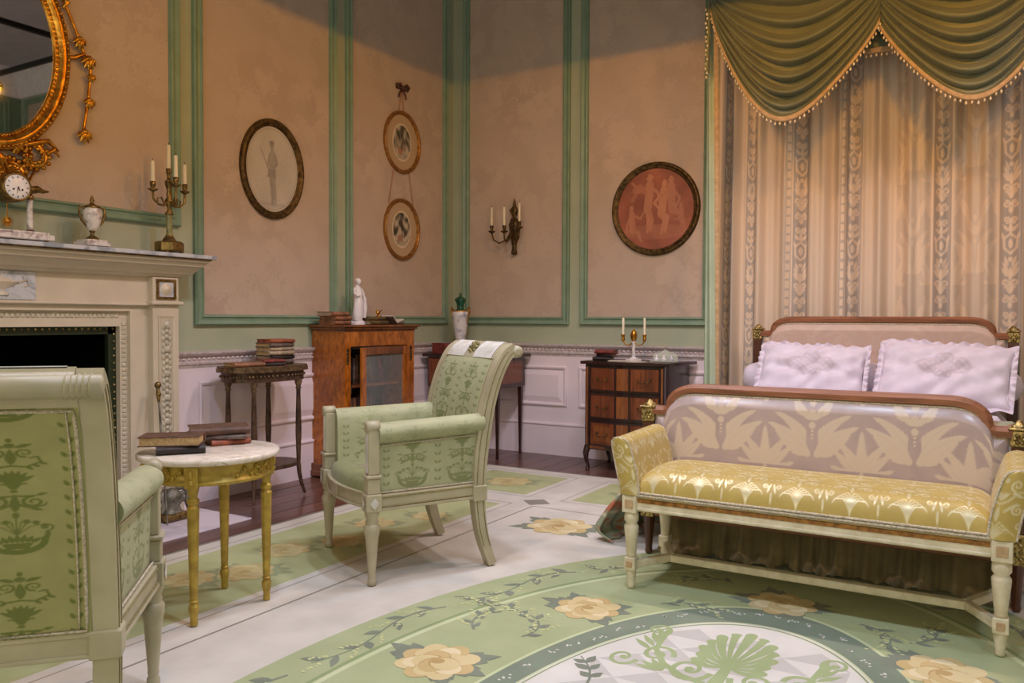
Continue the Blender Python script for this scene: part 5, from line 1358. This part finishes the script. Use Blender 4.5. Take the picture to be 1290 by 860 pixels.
c_ = copy_tree(t); c_.location = (.37, 5.50, 0); c_.scale = (-1, 1, 1); c_['label'] = 'narrow green bed curtain with cream edging on the side away from the commode'
c_['group'] = t['group'] = 'narrow green curtains of the bed'
t = thing('bed_tester', 'cream tester board carrying the green swags over the bed', 'canopy', (-.66, 5.70, 3.40))
one(lambda m: m.box(-1.12, 1.12, -.24, .24, 0, .05, .006), 'board', M['trim'], t)
one(lambda m: (m.box(-1.14, 1.14, -.27, -.235, -.05, .12, .008),), 'pelmet_rail', M['gold'], t)
def swag(label, xa, xb, zl, zr, zbot, fall, yo, seed):
    t = thing('swag', label, 'swag', (0, 5.45, 0), 0, 'green swags of the bed canopy')
    W = xb-xa; zt = 3.38
    def f(U, V):
        k = np.sin(PI*U)**.78; cl = np.clip(V, 0, 1)
        sag = (zt-zbot)*cl**.92
        ends = (zl*(1-U)+zr*U); base = zt-(zt-ends)*cl**.8
        z_ = base-(sag-(zt-ends)*cl**.8*.0)*k*np.clip((base-zbot)/np.maximum(base-zbot, 1e-3), 0, 1)*((base-zbot)/(zt-zbot))
        u2 = U-.5; x = xa+W*(.5+u2*(1-.0*cl)+.10*fall*np.sin(2*PI*U)*cl*.25)
        ph = V*2*PI*8.2; amp = .056*np.sin(PI*U)**.6*(1-.75*np.clip((V-.78)/.22, 0, 1))*np.clip(V/.1, 0, 1)
        fold = amp*np.maximum(np.sin(ph+.8*np.sin(U*PI*2+seed)), -.35)
        return x, yo-.05-.13*np.sin(PI*U)*(.35+.65*cl)-fold, z_-.25*fold
    c = pgrid('cloth', f, 90, 190, M['swag'], t); c.modifiers.new('thickness', 'SOLIDIFY').thickness = .006
    def bandf(U, V):
        x, y, z_ = f(U, np.full_like(U, 1.0)); return x, y-.006, z_+.004-V*.030
    b = pgrid('trim_band', bandf, 90, 4, M['trim'], t); b.modifiers.new('thickness', 'SOLIDIFY').thickness = .006
    us = np.linspace(.0, 1, 400); x, y, z_ = f(us, np.ones_like(us)); P = np.stack([x, y, z_], 1); L = np.concatenate([[0], np.cumsum(np.linalg.norm(np.diff(P, axis=0), axis=1))])
    n = int(L[-1]/.030); tt = np.linspace(0, L[-1], n); Q = np.stack([np.interp(tt, L, P[:, k]) for k in range(3)], 1)
    def beads(m):
        for i, (px, py, pz) in enumerate(Q):
            d = .028+.010+(.006 if i % 2 else 0); m.sphere((px, py-.004, pz-d), .0072, 6, 0, (1, 1, 1.5)); m.tube([(px, py-.004, pz-.026), (px, py-.004, pz-d)], .0015, 4)
    o = one(beads, 'bead_fringe', M['bead'], t); o['kind'] = 'stuff'
    return t
swag('deep green satin swag with bead fringe hanging beside the narrow green curtain', -1.69, -.650, 3.20, 2.95, 2.385, 1, 0.0, .3)
swag('deep green satin swag with bead fringe, farther from the commode', -.664, .39, 2.95, 3.20, 2.385, 1, 0.022, 1.9)
t = thing('fringe_pelmet', 'short cream fringed pelmet showing between the two green swags', 'pelmet', (-.655, 5.53, 2.78))
one(lambda m: m.box(-.10, .10, 0, .012, .03, .58, .003), 'cloth', M['swag'], t); one(lambda m: m.box(-.10, .10, -.004, .016, 0, .032, .003), 'trim_band', M['trim'], t)
c = one(lambda m: [m.sphere((-.09+.03*i, .006, -.014), .008, 6, 0, (1, 1, 1.5)) for i in range(7)], 'bead_fringe', M['bead'], t); c['kind'] = 'stuff'
t = thing('tassel_tail', 'small bead trimmed tail hanging at the end of the green swag', 'tassel', (-1.70, 5.40, 2.72))
one(lambda m: (m.tube([(0, 0, .66), (-.004, 0, .3), (-.012, 0, .06)], [.012, .018, .024], 8, flat=.6)), 'cloth', M['swag'], t)
c = one(lambda m: [m.sphere((-.014+.006*math.sin(i*2), -.016, .02+.03*i), .0075, 6, 0, (1, 1, 1.5)) for i in range(16)], 'bead_fringe', M['bead'], t); c['kind'] = 'stuff'

# ================================================================== things on the walls
def ellring(m, ay, az, prof, n=72, mi=0):
    """moulded oval frame in the local yz plane facing +x; prof = [(outset, height)]"""
    k = len(prof); vs = []
    for i in range(n):
        a = 2*PI*i/n; c, s = math.cos(a), math.sin(a)
        for o, h in prof: vs.append((h, (ay+o)*c, (az+o)*s))
    m.add(vs, [(i*k+q, ((i+1) % n)*k+q, ((i+1) % n)*k+q+1, i*k+q+1) for i in range(n) for q in range(k-1)], mi, True)
def ellbeads(m, ay, az, r, n, h):
    for i in range(n):
        a = 2*PI*i/n; m.sphere((h, ay*math.cos(a), az*math.sin(a)), r, 6)
def oval_print(name, ay, az, h, colfn, parent, nr=46, nt=110):
    """printed sheet: colfn(y,z) in -1..1 units -> rgb"""
    def f(U, V): return h+0*U, U*ay*np.cos(V), U*az*np.sin(V)
    return pgrid(name, f, nr, nt, M['print'], parent, col=lambda U, V: colfn(U*np.cos(V), U*np.sin(V)), u=(.001, 1), v=(0, 2*PI))
def L3(c): return np.array(lin(c))
def comp(base, mask, c): return base*(1-mask[..., None])+L3(c)*mask[..., None]
def from_tile(T): return lambda y, z: T(np.clip((y+1)/2, .002, .998)*T.w, np.clip((z+1)/2, .002, .998)*T.h)

# print 1: standing figure with a staff
T1 = Tile(1, 1, 220)
T1.stroke([(.30, .10), (.5, .075), (.72, .11)], .012, .008, .5); T1.ell(.5, .09, .24, .02, 0, .3)
T1.stroke([(.50, .10), (.49, .28), (.47, .45)], .022, .040, .75); T1.stroke([(.55, .10), (.54, .27), (.51, .45)], .020, .040, .65)
T1.stroke([(.48, .44), (.49, .56), (.50, .66)], .058, .062, .55); T1.poly([(.40, .40), (.57, .40), (.56, .50), (.42, .50)], .8)
T1.stroke([(.55, .66), (.585, .57), (.53, .52), (.46, .54)], .024, .018, .7); T1.stroke([(.45, .66), (.42, .58), (.40, .52)], .022, .016, .7)
T1.stroke([(.50, .69), (.495, .73)], .022, .02, .6); T1.ell(.49, .77, .040, .052, 0, .65); T1.ell(.49, .80, .044, .03, 0, .95)
T1.stroke([(.28, .72), (.42, .50)], .010, .010, .7)
mk1 = from_tile(T1)
def col1(y, z):
    b = np.ones(y.shape+(3,))*L3((196, 186, 176)); b = b*(1-.06*np.sin(5*y)*np.cos(4*z))[..., None]; r = np.sqrt(y*y+z*z); b = comp(b, (np.abs(r-.93) < .012)*.35, (120, 110, 100)); return comp(b, np.clip(mk1(y, z), 0, 1)*.62, (84, 74, 70))
# prints 2 and 3: wooded landscapes in a cream mount
def landscape(seed):
    rs = np.random.RandomState(seed); ph = rs.uniform(0, 6, 12)
    def c(y, z):
        r = np.sqrt((y/.55)**2+(z/.62)**2); b = np.ones(y.shape+(3,))*L3((188, 160, 128)); b = comp(b, ((r > 1) & (r < 1.10))*.9, (222, 204, 178))
        n = .5+.25*np.sin(y*11+ph[0]+2*np.sin(z*7+ph[1]))+.25*np.sin(z*13+ph[2]+2*np.sin(y*9+ph[3]))
        land = comp(np.ones(y.shape+(3,))*L3((196, 180, 160)), np.clip(n*1.5-.2, 0, 1)*np.where(z > -.25, 1, .5), (70, 66, 48))
        land = comp(land, ((np.abs(y-.05-.06*np.sin(z*6+ph[4])) < .10) & (z > -.3)).astype(float)*.8, (62, 52, 40)); land = comp(land, (((y+.12)/.16)**2+((z+.33)/.12)**2 < 1)*.8, (176, 120, 92)); land = comp(land, (((y-.1)/.07)**2+((z+.18)/.16)**2 < 1)*.6, (196, 168, 150))
        return np.where((r <= 1)[..., None], land, b)
    return c
# print 4: group of seated and standing figures in red chalk
T4 = Tile(1, 1, 220)
def person(x, y, s, lean, arms, val):
    T4.stroke([(x, y), (x+lean*.12*s, y+.17*s), (x+lean*.16*s, y+.30*s)], .055*s, .050*s, val); T4.ell(x+lean*.19*s, y+.385*s, .038*s, .046*s, 0, val+.15)
    for a, b, c_, d in arms: T4.stroke([(x+lean*.15*s, y+.28*s), (x+a*s, y+b*s), (x+c_*s, y+d*s)], .022*s, .014*s, val)
def limb(p, v=.6, w0=.03, w1=.018): T4.stroke(p, w0, w1, v)
T4.ell(.5, .22, .46, .09, 0, .25)
person(.40, .50, 1.0, .15, ((-.12, .22, -.2, .34), (.13, .2, .16, .06)), .7); limb([(.40, .50), (.41, .36), (.40, .22)], .7); limb([(.42, .50), (.46, .36), (.44, .24)], .6)
person(.58, .44, .95, .2, ((-.10, .14, -.02, .05), (.12, .16, .2, .1)), .85); limb([(.58, .44), (.66, .40), (.63, .22)], .8); limb([(.57, .43), (.62, .36), (.58, .20)], .7)
person(.72, .48, .95, -.1, ((.1, .14, .04, .02), (-.12, .2, -.18, .14)), .65); limb([(.72, .47), (.82, .44), (.84, .28)], .5, .045)
person(.20, .24, .75, -.1, ((.14, .2, .2, .3), (-.1, .1, -.12, -.04)), .6); limb([(.20, .24), (.28, .22), (.31, .12)], .6); person(.86, .30, .6, -.3, ((-.1, .1, -.2, .1),), .45)
limb([(.24, .74), (.30, .78), (.36, .72)], .4, .04, .03); limb([(.2, .62), (.25, .7)], .35, .03, .02)
mk4 = from_tile(T4)
def col4(y, z):
    b = np.ones(y.shape+(3,))*L3((156, 90, 68)); b = b*(1+.12*np.sin(4*y+2*z)+.10*np.sin(9*z+3*np.sin(4*y)))[..., None]; m = np.clip(mk4(y, z), 0, 1); e = np.clip(mk4(y+.03, z-.02), 0, 1); b = comp(b, np.clip(e-m, 0, 1)*.6, (112, 52, 40)); return comp(b, m*.85, (204, 140, 106))

FR = [(-.004, 0), (-.004, .010), (.004, .016), (.012, .012), (.020, .024), (.032, .030), (.042, .024), (.046, .010), (.046, 0)]
def framed(name, label, loc, rz, ay, az, fmat, colfn, wid=1.0, mount=None, group=None):
    t = thing(name, label, 'picture', loc, rz, group)
    f = one(lambda m: ellring(m, ay, az, [(o*wid, h) for o, h in FR]), 'frame', M[fmat], t)
    o = one(lambda m: ellbeads(m, ay+.008*wid, az+.008*wid, .0055*wid, 90, .014), 'frame_beading', M[fmat], f); o['kind'] = 'stuff'
    one(lambda m: ellring(m, 0, 0, [(.001, 0), (min(ay, az)*.0+.002, 0)]), 'backing', M['paperwhite'], t) if False else None
    oval_print('print', ay, az, .006, colfn, t)
    return t
framed('oval_picture', 'large oval print of a standing figure in a dark bronze frame', (XA+.005, 3.857, 2.108), 0, .228, .285, 'bronze', col1)
framed('small_oval_picture', 'upper of two small oval landscapes hung on ribbons, directly below the bow', (XA+.005, 5.225, 2.54), 0, .200, .222, 'oldgold', landscape(2), .62)
framed('small_oval_picture', 'lower of two small oval landscapes hung on ribbons', (XA+.005, 5.22, 1.841), 0, .196, .220, 'oldgold', landscape(5), .62)
framed('round_picture', 'round red chalk print of several figures in a dark gilt frame', (-2.281, YB-.005, 1.969), -PI/2, .310, .312, 'bronze', col4)
t = thing('hanging_ribbon', 'pink ribbon with a dark bow holding the two small oval pictures', 'ribbon', (XA+.004, 5.222, 1.9))
def rib(pts):
    def f(m):
        vs = []
        for y, z in pts: vs += [(.001, y-.009, z), (.001, y+.009, z), (.004, y+.009, z), (.004, y-.009, z)]
        n = len(pts); m.add(vs, [(i*4+k, i*4+(k+1) % 4, (i+1)*4+(k+1) % 4, (i+1)*4+k) for i in range(n-1) for k in range(4)])
    return f
M['pinkrib'] = plain('pink_ribbon', (178, 140, 120), .6)
M['bow'] = plain('dark_bow', (104, 62, 48), .5, c2=(80, 46, 36))
for a in (((-.03, .897), (.0, 1.06)), ((.03, .897), (.006, 1.06)), ((-.10, .405), (-.16, .135)), ((.10, .405), (.155, .135))): one(rib(a), 'ribbon_strip', M['pinkrib'], t)
def bow(m):
    for s in (-1, 1):
        m.tube([(.012, 0, 1.075), (.02, s*.04, 1.10), (.02, s*.075, 1.09), (.015, s*.07, 1.065), (.012, .0, 1.07)], [.010, .016, .016, .013, .009], 8, flat=.6)
        m.tube([(.012, 0, 1.07), (.014, s*.035, 1.03), (.012, s*.05, .99)], [.009, .010, .007], 8, flat=.5)
    m.sphere((.018, 0, 1.075), .018, 10); m.sphere((.02, .05, 1.10), .016, 8)
one(bow, 'bow', M['bow'], t)

# wall light
t = thing('wall_sconce', 'bronze three-candle wall sconce between the round picture and the corner', 'sconce', (-3.525, YB-.004, 1.66))
def body(m):
    m.lathe([(.004, 0), (.030, .01), (.024, .04), (.018, .06), (.022, .09), (.034, .15), (.026, .165), (.038, .20), (.046, .255), (.034, .30), (.016, .315), (.020, .33), (.034, .36), (.036, .385), (.020, .405), (.012, .42), (.016, .43), (.006, .46), (.002, .475)], (0, -.028, 0), 14, sy=.62)
    for s in (-1, 1): m.sphere((s*.03, -.034, .375), .014, 8); m.tube([(s*.012, -.03, .30), (s*.045, -.034, .26), (s*.035, -.03, .20)], .007, 6)
    m.sphere((0, -.055, .25), .02, 10); m.sphere((0, -.05, .02), .016, 8)
one(body, 'backplate', M['bronze'], t)
for x, y, zc, b in ((-.185, -.09, .205, 1), (-.012, -.17, .190, 1), (.092, -.10, .225, 1)):
    def arm(m):
        m.tube([(x*.1, -.045, .20), (x*.3, y*.6, .13), (x*.62, y*.9, .10), (x*.9, y, .13), (x, y, zc-.015)], [.010, .008, .007, .007, .007], 8)
        m.lathe([(.006, zc-.02), (.030, zc-.006), (.030, zc), (.010, zc+.004), (.015, zc+.03), (.018, zc+.045), (.012, zc+.046)], (x, y, 0), 12)
    one(arm, 'arm', M['bronze'], t)
    cd = one(lambda m: candle(m, x, y, zc+.044, .155, .011), 'candle', M['candle'], t)
    one(lambda m: wickf(m, x, y, zc+.199), 'wick', M['wick'], cd)

# ================================================================== mirror over the mantel
t = thing('wall_mirror', 'oval gilt mirror with beaded frame and hanging flower garlands over the mantel', 'mirror', (XA+.005, FY, 2.44))
one(lambda m: (m.add([(.02, 0, 0)]+[(.02, .315*math.cos(2*PI*i/90), .445*math.sin(2*PI*i/90)) for i in range(90)], [(0, 1+i, 1+(i+1) % 90) for i in range(90)]), m.add([(.0, 0, 0)]+[(.0, .315*math.cos(2*PI*i/90), .445*math.sin(2*PI*i/90)) for i in range(90)], [(0, 1+(i+1) % 90, 1+i) for i in range(90)])), 'mirror_glass', M['mirror'], t)
fr = one(lambda m: ellring(m, .31, .44, [(0, .0), (0, .024), (.008, .034), (.016, .030), (.022, .036), (.032, .050), (.044, .056), (.054, .050), (.062, .040), (.072, .044), (.080, .034), (.080, 0)], 120), 'frame', M['gold'], t)
def fb(m):
    ellbeads(m, .322, .452, .0075, 120, .034); ellbeads(m, .375, .505, .0095, 110, .044)
o = one(fb, 'frame_beading', M['gold'], fr); o['kind'] = 'stuff'
def acan(m, pts, w0, w1):
    """curling gilt leaf: tapering flattened strand with side lobes"""
    n = len(pts); m.tube(pts, [w0+(w1-w0)*i/(n-1) for i in range(n)], 8, flat=.7)
    for i in range(1, n-1):
        p, q = Vector(pts[i]), Vector(pts[i+1])-Vector(pts[i-1]); nn = Vector((0, -q.z, q.y)).normalized()
        for s in (-1, 1): m.sphere(tuple(p+nn*s*w0*.8+Vector((.008, 0, 0))), w0*.62, 6, 0, (.8, 1, 1))
for s in (-1, 1):
    def sc2(m):
        P = lambda r, a0, tu, cy, cz, n=18: [(.02+.012*math.sin(i), cy+s*(r*(1-.75*i/n))*math.cos(a0+tu*2*PI*i/n), cz+(r*(1-.75*i/n))*math.sin(a0+tu*2*PI*i/n)) for i in range(n+1)]
        acan(m, P(.085, PI, -1.25, s*.20, -.520), .020, .010); acan(m, P(.075, PI*.9, 1.2, s*.09, -.60), .022, .010)
        m.tube([(.02, s*.10, -.49), (.03, s*.2, -.455), (.03, s*.27, -.43), (.02, s*.33, -.47)], [.016, .02, .018, .006], 8, flat=.7)
        for k in range(5): m.tube([(.02, s*.03, -.54), (.035, s*(.05+.03*k), -.60-.012*k), (.02, s*(.07+.035*k), -.66+.018*k)], [.012, .016, .006], 7, flat=.7)
        m.tube([(.02, s*.27, -.50), (.03, s*.30, -.47), (.02, s*.335, -.50)], [.01, .014, .005], 7)
    one(sc2, 'acanthus_scroll', M['gold'], t)
    def gl(m):
        G = smooth_path([(.26, .58), (.33, .40), (.365, .31), (.43, .17), (.47, .07), (.505, .025), (.50, -.10), (.485, -.22), (.465, -.34)], 40)
        m.tube([(.018, s*y, z) for y, z in G], .008, 7)
        for i in (2, 6, 9): m.tube([(.02, s*G[i][0], G[i][1]), (.03, s*(G[i][0]+.02), G[i][1]-.03), (.02, s*(G[i][0]+.005), G[i][1]-.06)], [.010, .016, .008], 7)
        for i, sz in ((16, 1.2), (22, 1.35), (27, .8), (32, 1.1), (39, 1.4)):
            y, z = G[i]
            for k in range(5):
                a = -PI/2+(k-2)*.5; m.tube([(.022, s*y, z), (.040, s*y+math.cos(a)*.022*sz, z+math.sin(a)*.026*sz), (.026, s*y+math.cos(a)*.034*sz, z+math.sin(a)*.05*sz)], [.007*sz, .013*sz, .004], 7, flat=.7)
            m.sphere((.032, s*y, z-.008), .013*sz, 8)
        m.tube([(.014, s*.38, .02), (.02, s*.42, .028), (.02, s*.47, .06)], [.012, .013, .009], 7)
    one(gl, 'garland', M['gold'], t)
one(lambda m: ([m.tube([(.02, 0, -.50), (.05, math.sin(a)*.05, -.56), (.02, math.sin(a)*.085, -.60-.05*math.cos(a))], [.014, .020, .006], 8, flat=.7) for a in np.linspace(-1.2, 1.2, 7)], m.sphere((.03, 0, -.52), .035, 12)), 'shell', M['gold'], t)

# ================================================================== on the mantel
MZ = 1.4785
t = thing('mantel_clock', 'portico clock with white dial, marble columns and gilt mounts', 'clock', (-4.045, FY+.02, MZ))
one(lambda m: (m.box(-.05, .075, -.185, .185, .012, .040, .004), m.box(-.045, .065, -.165, .165, .040, .052, .003)), 'base', M['whitemarble'], t)
for s in (-1, 1):
    one(lambda m: m.lathe([(.016, .062), (.014, .07), (.013, .20), (.016, .21)], (0, s*.105, 0), 14), 'column', M['whitemarble'], t)
    one(lambda m: (m.lathe([(.022, .052), (.022, .056), (.016, .064)], (0, s*.105, 0), 12)), 'column_base', M['brass'], t)
    one(lambda m: m.lathe([(.016, .208), (.021, .214), (.017, .226), (.010, .236)], (0, s*.105, 0), 12), 'capital', M['brass'], t)
    one(lambda m: m.tube([(.02, s*.07, .245), (.025, s*.13, .262), (.02, s*.16, .255), (.015, s*.19, .258)], [.02, .018, .010, .003], 8), 'bird_mount', M['brass'], t)
    for x_ in (-.03, .055): one(lambda m: m.lathe([(.010, 0), (.013, .006), (.010, .012)], (x_, s*.15, 0), 8), 'foot', M['brass'], t)
dm = one(lambda m: (m.lathe([(.05, -.06), (.068, -.055), (.070, .05), (.066, .062), (.060, .066), (.058, .060)], (.03, 0, .250), 28, M=Matrix.Rotation(PI/2, 4, 'Y'))), 'drum', M['brass'], t)
one(lambda m: m.lathe([(.0575, .0), (.056, .003), (.03, .006), (.002, .007)], (.091, 0, .250), 28, M=Matrix.Rotation(PI/2, 4, 'Y')), 'dial', M['dial'], dm)
def hand(m, a, L, w): m.obox((0, 0, 0), 0, 0, 0, 0); 
def hands(m):
    for a, L, w_ in ((-1.72, .040, .0022), (-1.25, .026, .0030)):
        c, s = math.cos(a), math.sin(a); m.add([(.1005, -s*w_, .250+c*w_), (.1005, s*w_, .250-c*w_), (.1005, c*L, .250+s*L)], [(0, 1, 2)])
one(hands, 'clock_hands', M['bronze'], dm)
for y_ in (-.02, .02): one(lambda m: m.lathe([(.0045, 0), (.004, .002)], (.097, y_, .238), 8, M=Matrix.Rotation(PI/2, 4, 'Y')), 'winding_hole', M['soot'], dm)
def numr(m):
    for k in range(12):
        a = k*PI/6; c, s = math.cos(a), math.sin(a); m.add([(.0975, (.041*c-.0018*s), .250+.041*s+.0018*c), (.0975, (.041*c+.0018*s), .250+.041*s-.0018*c), (.0965, (.051*c+.0018*s), .250+.051*s-.0018*c), (.0965, (.051*c-.0018*s), .250+.051*s+.0018*c)], [(0, 1, 2, 3)])
o = one(numr, 'hour_marks', M['grate'], dm); o['kind'] = 'stuff'
def pen(m):
    m.tube([(.0, 0, .185), (.0, 0, .10)], .0025, 6); m.sphere((0, 0, .095), .014, 10, 0, (.5, 1, 1))
    for k in range(16):
        a = 2*PI*k/16; m.tube([(0, .012*math.cos(a), .095+.012*math.sin(a)), (0, .030*math.cos(a), .095+.030*math.sin(a))], [.004, .001], 5)
one(pen, 'pendulum', M['gold'], t)

t = thing('mantel_urn', 'small grey marble urn with gilt mounts on the mantel', 'urn', (-4.045, 2.522, MZ))
one(lambda m: (m.box(-.06, .06, -.065, .065, .010, .034, .003), m.box(-.05, .05, -.055, .055, .034, .042, .003)), 'plinth', M['whitemarble'], t)
for x_ in (-.045, .045):
    for y_ in (-.05, .05): one(lambda m: m.lathe([(.008, 0), (.010, .005), (.008, .010)], (x_, y_, 0), 8), 'foot', M['brass'], t)
one(lambda m: (m.lathe([(.034, .042), (.030, .052), (.010, .066), (.009, .078), (.018, .092)], n=16)), 'stem', M['brass'], t)
one(lambda m: m.lathe([(.018, .090), (.034, .115), (.044, .150), (.047, .185), (.042, .205), (.030, .212)], n=20), 'body', M['whitemarble'], t)
one(lambda m: (m.lathe([(.044, .205), (.046, .210), (.036, .218), (.014, .228), (.008, .236), (.013, .246), (.008, .256), (.004, .272)], n=14)), 'lid', M['brass'], t)
for s in (-1, 1): one(lambda m: m.tube([(0, s*.040, .20), (0, s*.064, .215), (0, s*.070, .175), (0, s*.054, .135), (0, s*.030, .11)], [.006, .006, .007, .006, .004], 8), 'handle', M['brass'], t)

t = thing('mantel_candelabrum', 'bronze and onyx candelabrum with four cream candles at the mantel end', 'candelabrum', (-4.035, 2.972, MZ))
def cb(m):
    m.lathe([(.076, .014), (.080, .02), (.080, .062), (.070, .070), (.04, .074), (.034, .085), (.022, .10), (.020, .108)], n=8, sm=False, rot=PI/8)
    for k in range(4): m.sphere((.062*math.cos(k*PI/2+PI/4), .062*math.sin(k*PI/2+PI/4), .010), .0135, 8, 0, (1, 1, .74))
one(cb, 'base', M['brass'], t)
M['onyx'] = marble('green_onyx', (142, 138, 92), (112, 110, 70), 16, .3)
one(lambda m: m.lathe([(.019, .106), (.017, .115), (.016, .215), (.018, .222)], n=14), 'column', M['onyx'], t)
one(lambda m: m.lathe([(.020, .220), (.024, .228), (.012, .245), (.010, .26), (.022, .285), (.026, .30), (.012, .32), (.016, .335), (.012, .36), (.020, .385), (.024, .40)], n=14), 'stem', M['brass'], t)
for k, (a, zc, h) in enumerate(((-PI/2, .360, .115), (PI/2, .372, .115), (0.0, .392, .125))):
    c, s = math.cos(a), math.sin(a); R_ = .103 if k < 2 else .06
    def arm(m):
        m.tube([(c*.01, s*.01, .30), (c*.035, s*.035, .27), (c*.07, s*.07, .275), (c*.10*R_/.103, s*.10*R_/.103, .30), (c*R_, s*R_, zc-.02)], [.007, .006, .006, .006, .006], 8)
        m.tube([(c*.03, s*.03, .275), (c*.05, s*.05, .315), (c*.075, s*.075, .305), (c*.07, s*.07, .285)], .005, 7)
        m.lathe([(.005, zc-.022), (.027, zc-.010), (.027, zc-.005), (.009, zc), (.015, zc+.012), (.016, zc+.035), (.012, zc+.036)], (c*R_, s*R_, 0), 12)
    one(arm, 'arm', M['brass'], t)
    cd = one(lambda m: candle(m, c*R_, s*R_, zc+.034, h, .0115), 'candle', M['candle'], t); one(lambda m: wickf(m, c*R_, s*R_, zc+.034+h), 'wick', M['wick'], cd)
one(lambda m: m.lathe([(.010, .40), (.024, .41), (.010, .42), (.010, .45), (.015, .462), (.015, .482), (.011, .483)], (-.01, .006, 0), 12), 'socket', M['brass'], t)
cd = one(lambda m: candle(m, -.01, .006, .482, .135, .0115), 'candle', M['candle'], t); one(lambda m: wickf(m, -.01, .006, .617), 'wick', M['wick'], cd)

# ================================================================== by the hearth
t = thing('firedog', 'carved grey scroll firedog on a brass foot standing on the hearth', 'firedog', (-3.885, 2.865, .0085))
one(lambda m: m.box(-.055, .055, -.075, .075, 0, .045, .012), 'foot', M['brass'], t)
def fd(m):
    m.lathe([(.06, .045), (.05, .06), (.045, .08), (.06, .10), (.064, .13), (.05, .15), (.03, .17), (.01, .18)], n=14, sx=.8)
    for s in (-1, 1):
        m.tube([(.02+.0*i, s*(.055+.028*(1-i/16)*math.cos(i*.5)), .12+.035*(1-i/16)*math.sin(i*.5)) for i in range(17)], .011, 7)
        m.tube([(-.01, s*.03, .17), (.02, s*.06, .175), (.03, s*.085, .15), (.03, s*.07, .10), (.03, s*.085, .06)], [.012, .015, .016, .013, .012], 8)
one(fd, 'scroll_body', M['andiron'], t)
t = thing('poker', 'brass-handled poker leaning against the fireplace pilaster', 'fire iron', (0, 0, 0))
one(lambda m: m.tube([(-3.800, 2.775, .0125), (-3.958, 2.842, .66)], [.004, .006], 8), 'shaft', M['andiron'], t)
one(lambda m: (m.tube([(-3.958, 2.842, .655), (-3.966, 2.845, .69), (-3.976, 2.849, .73)], [.007, .012, .009], 10), m.sphere((-3.980, 2.851, .748), .019, 12), m.sphere((-3.966, 2.845, .698), .015, 10)), 'handle', M['brass'], t)
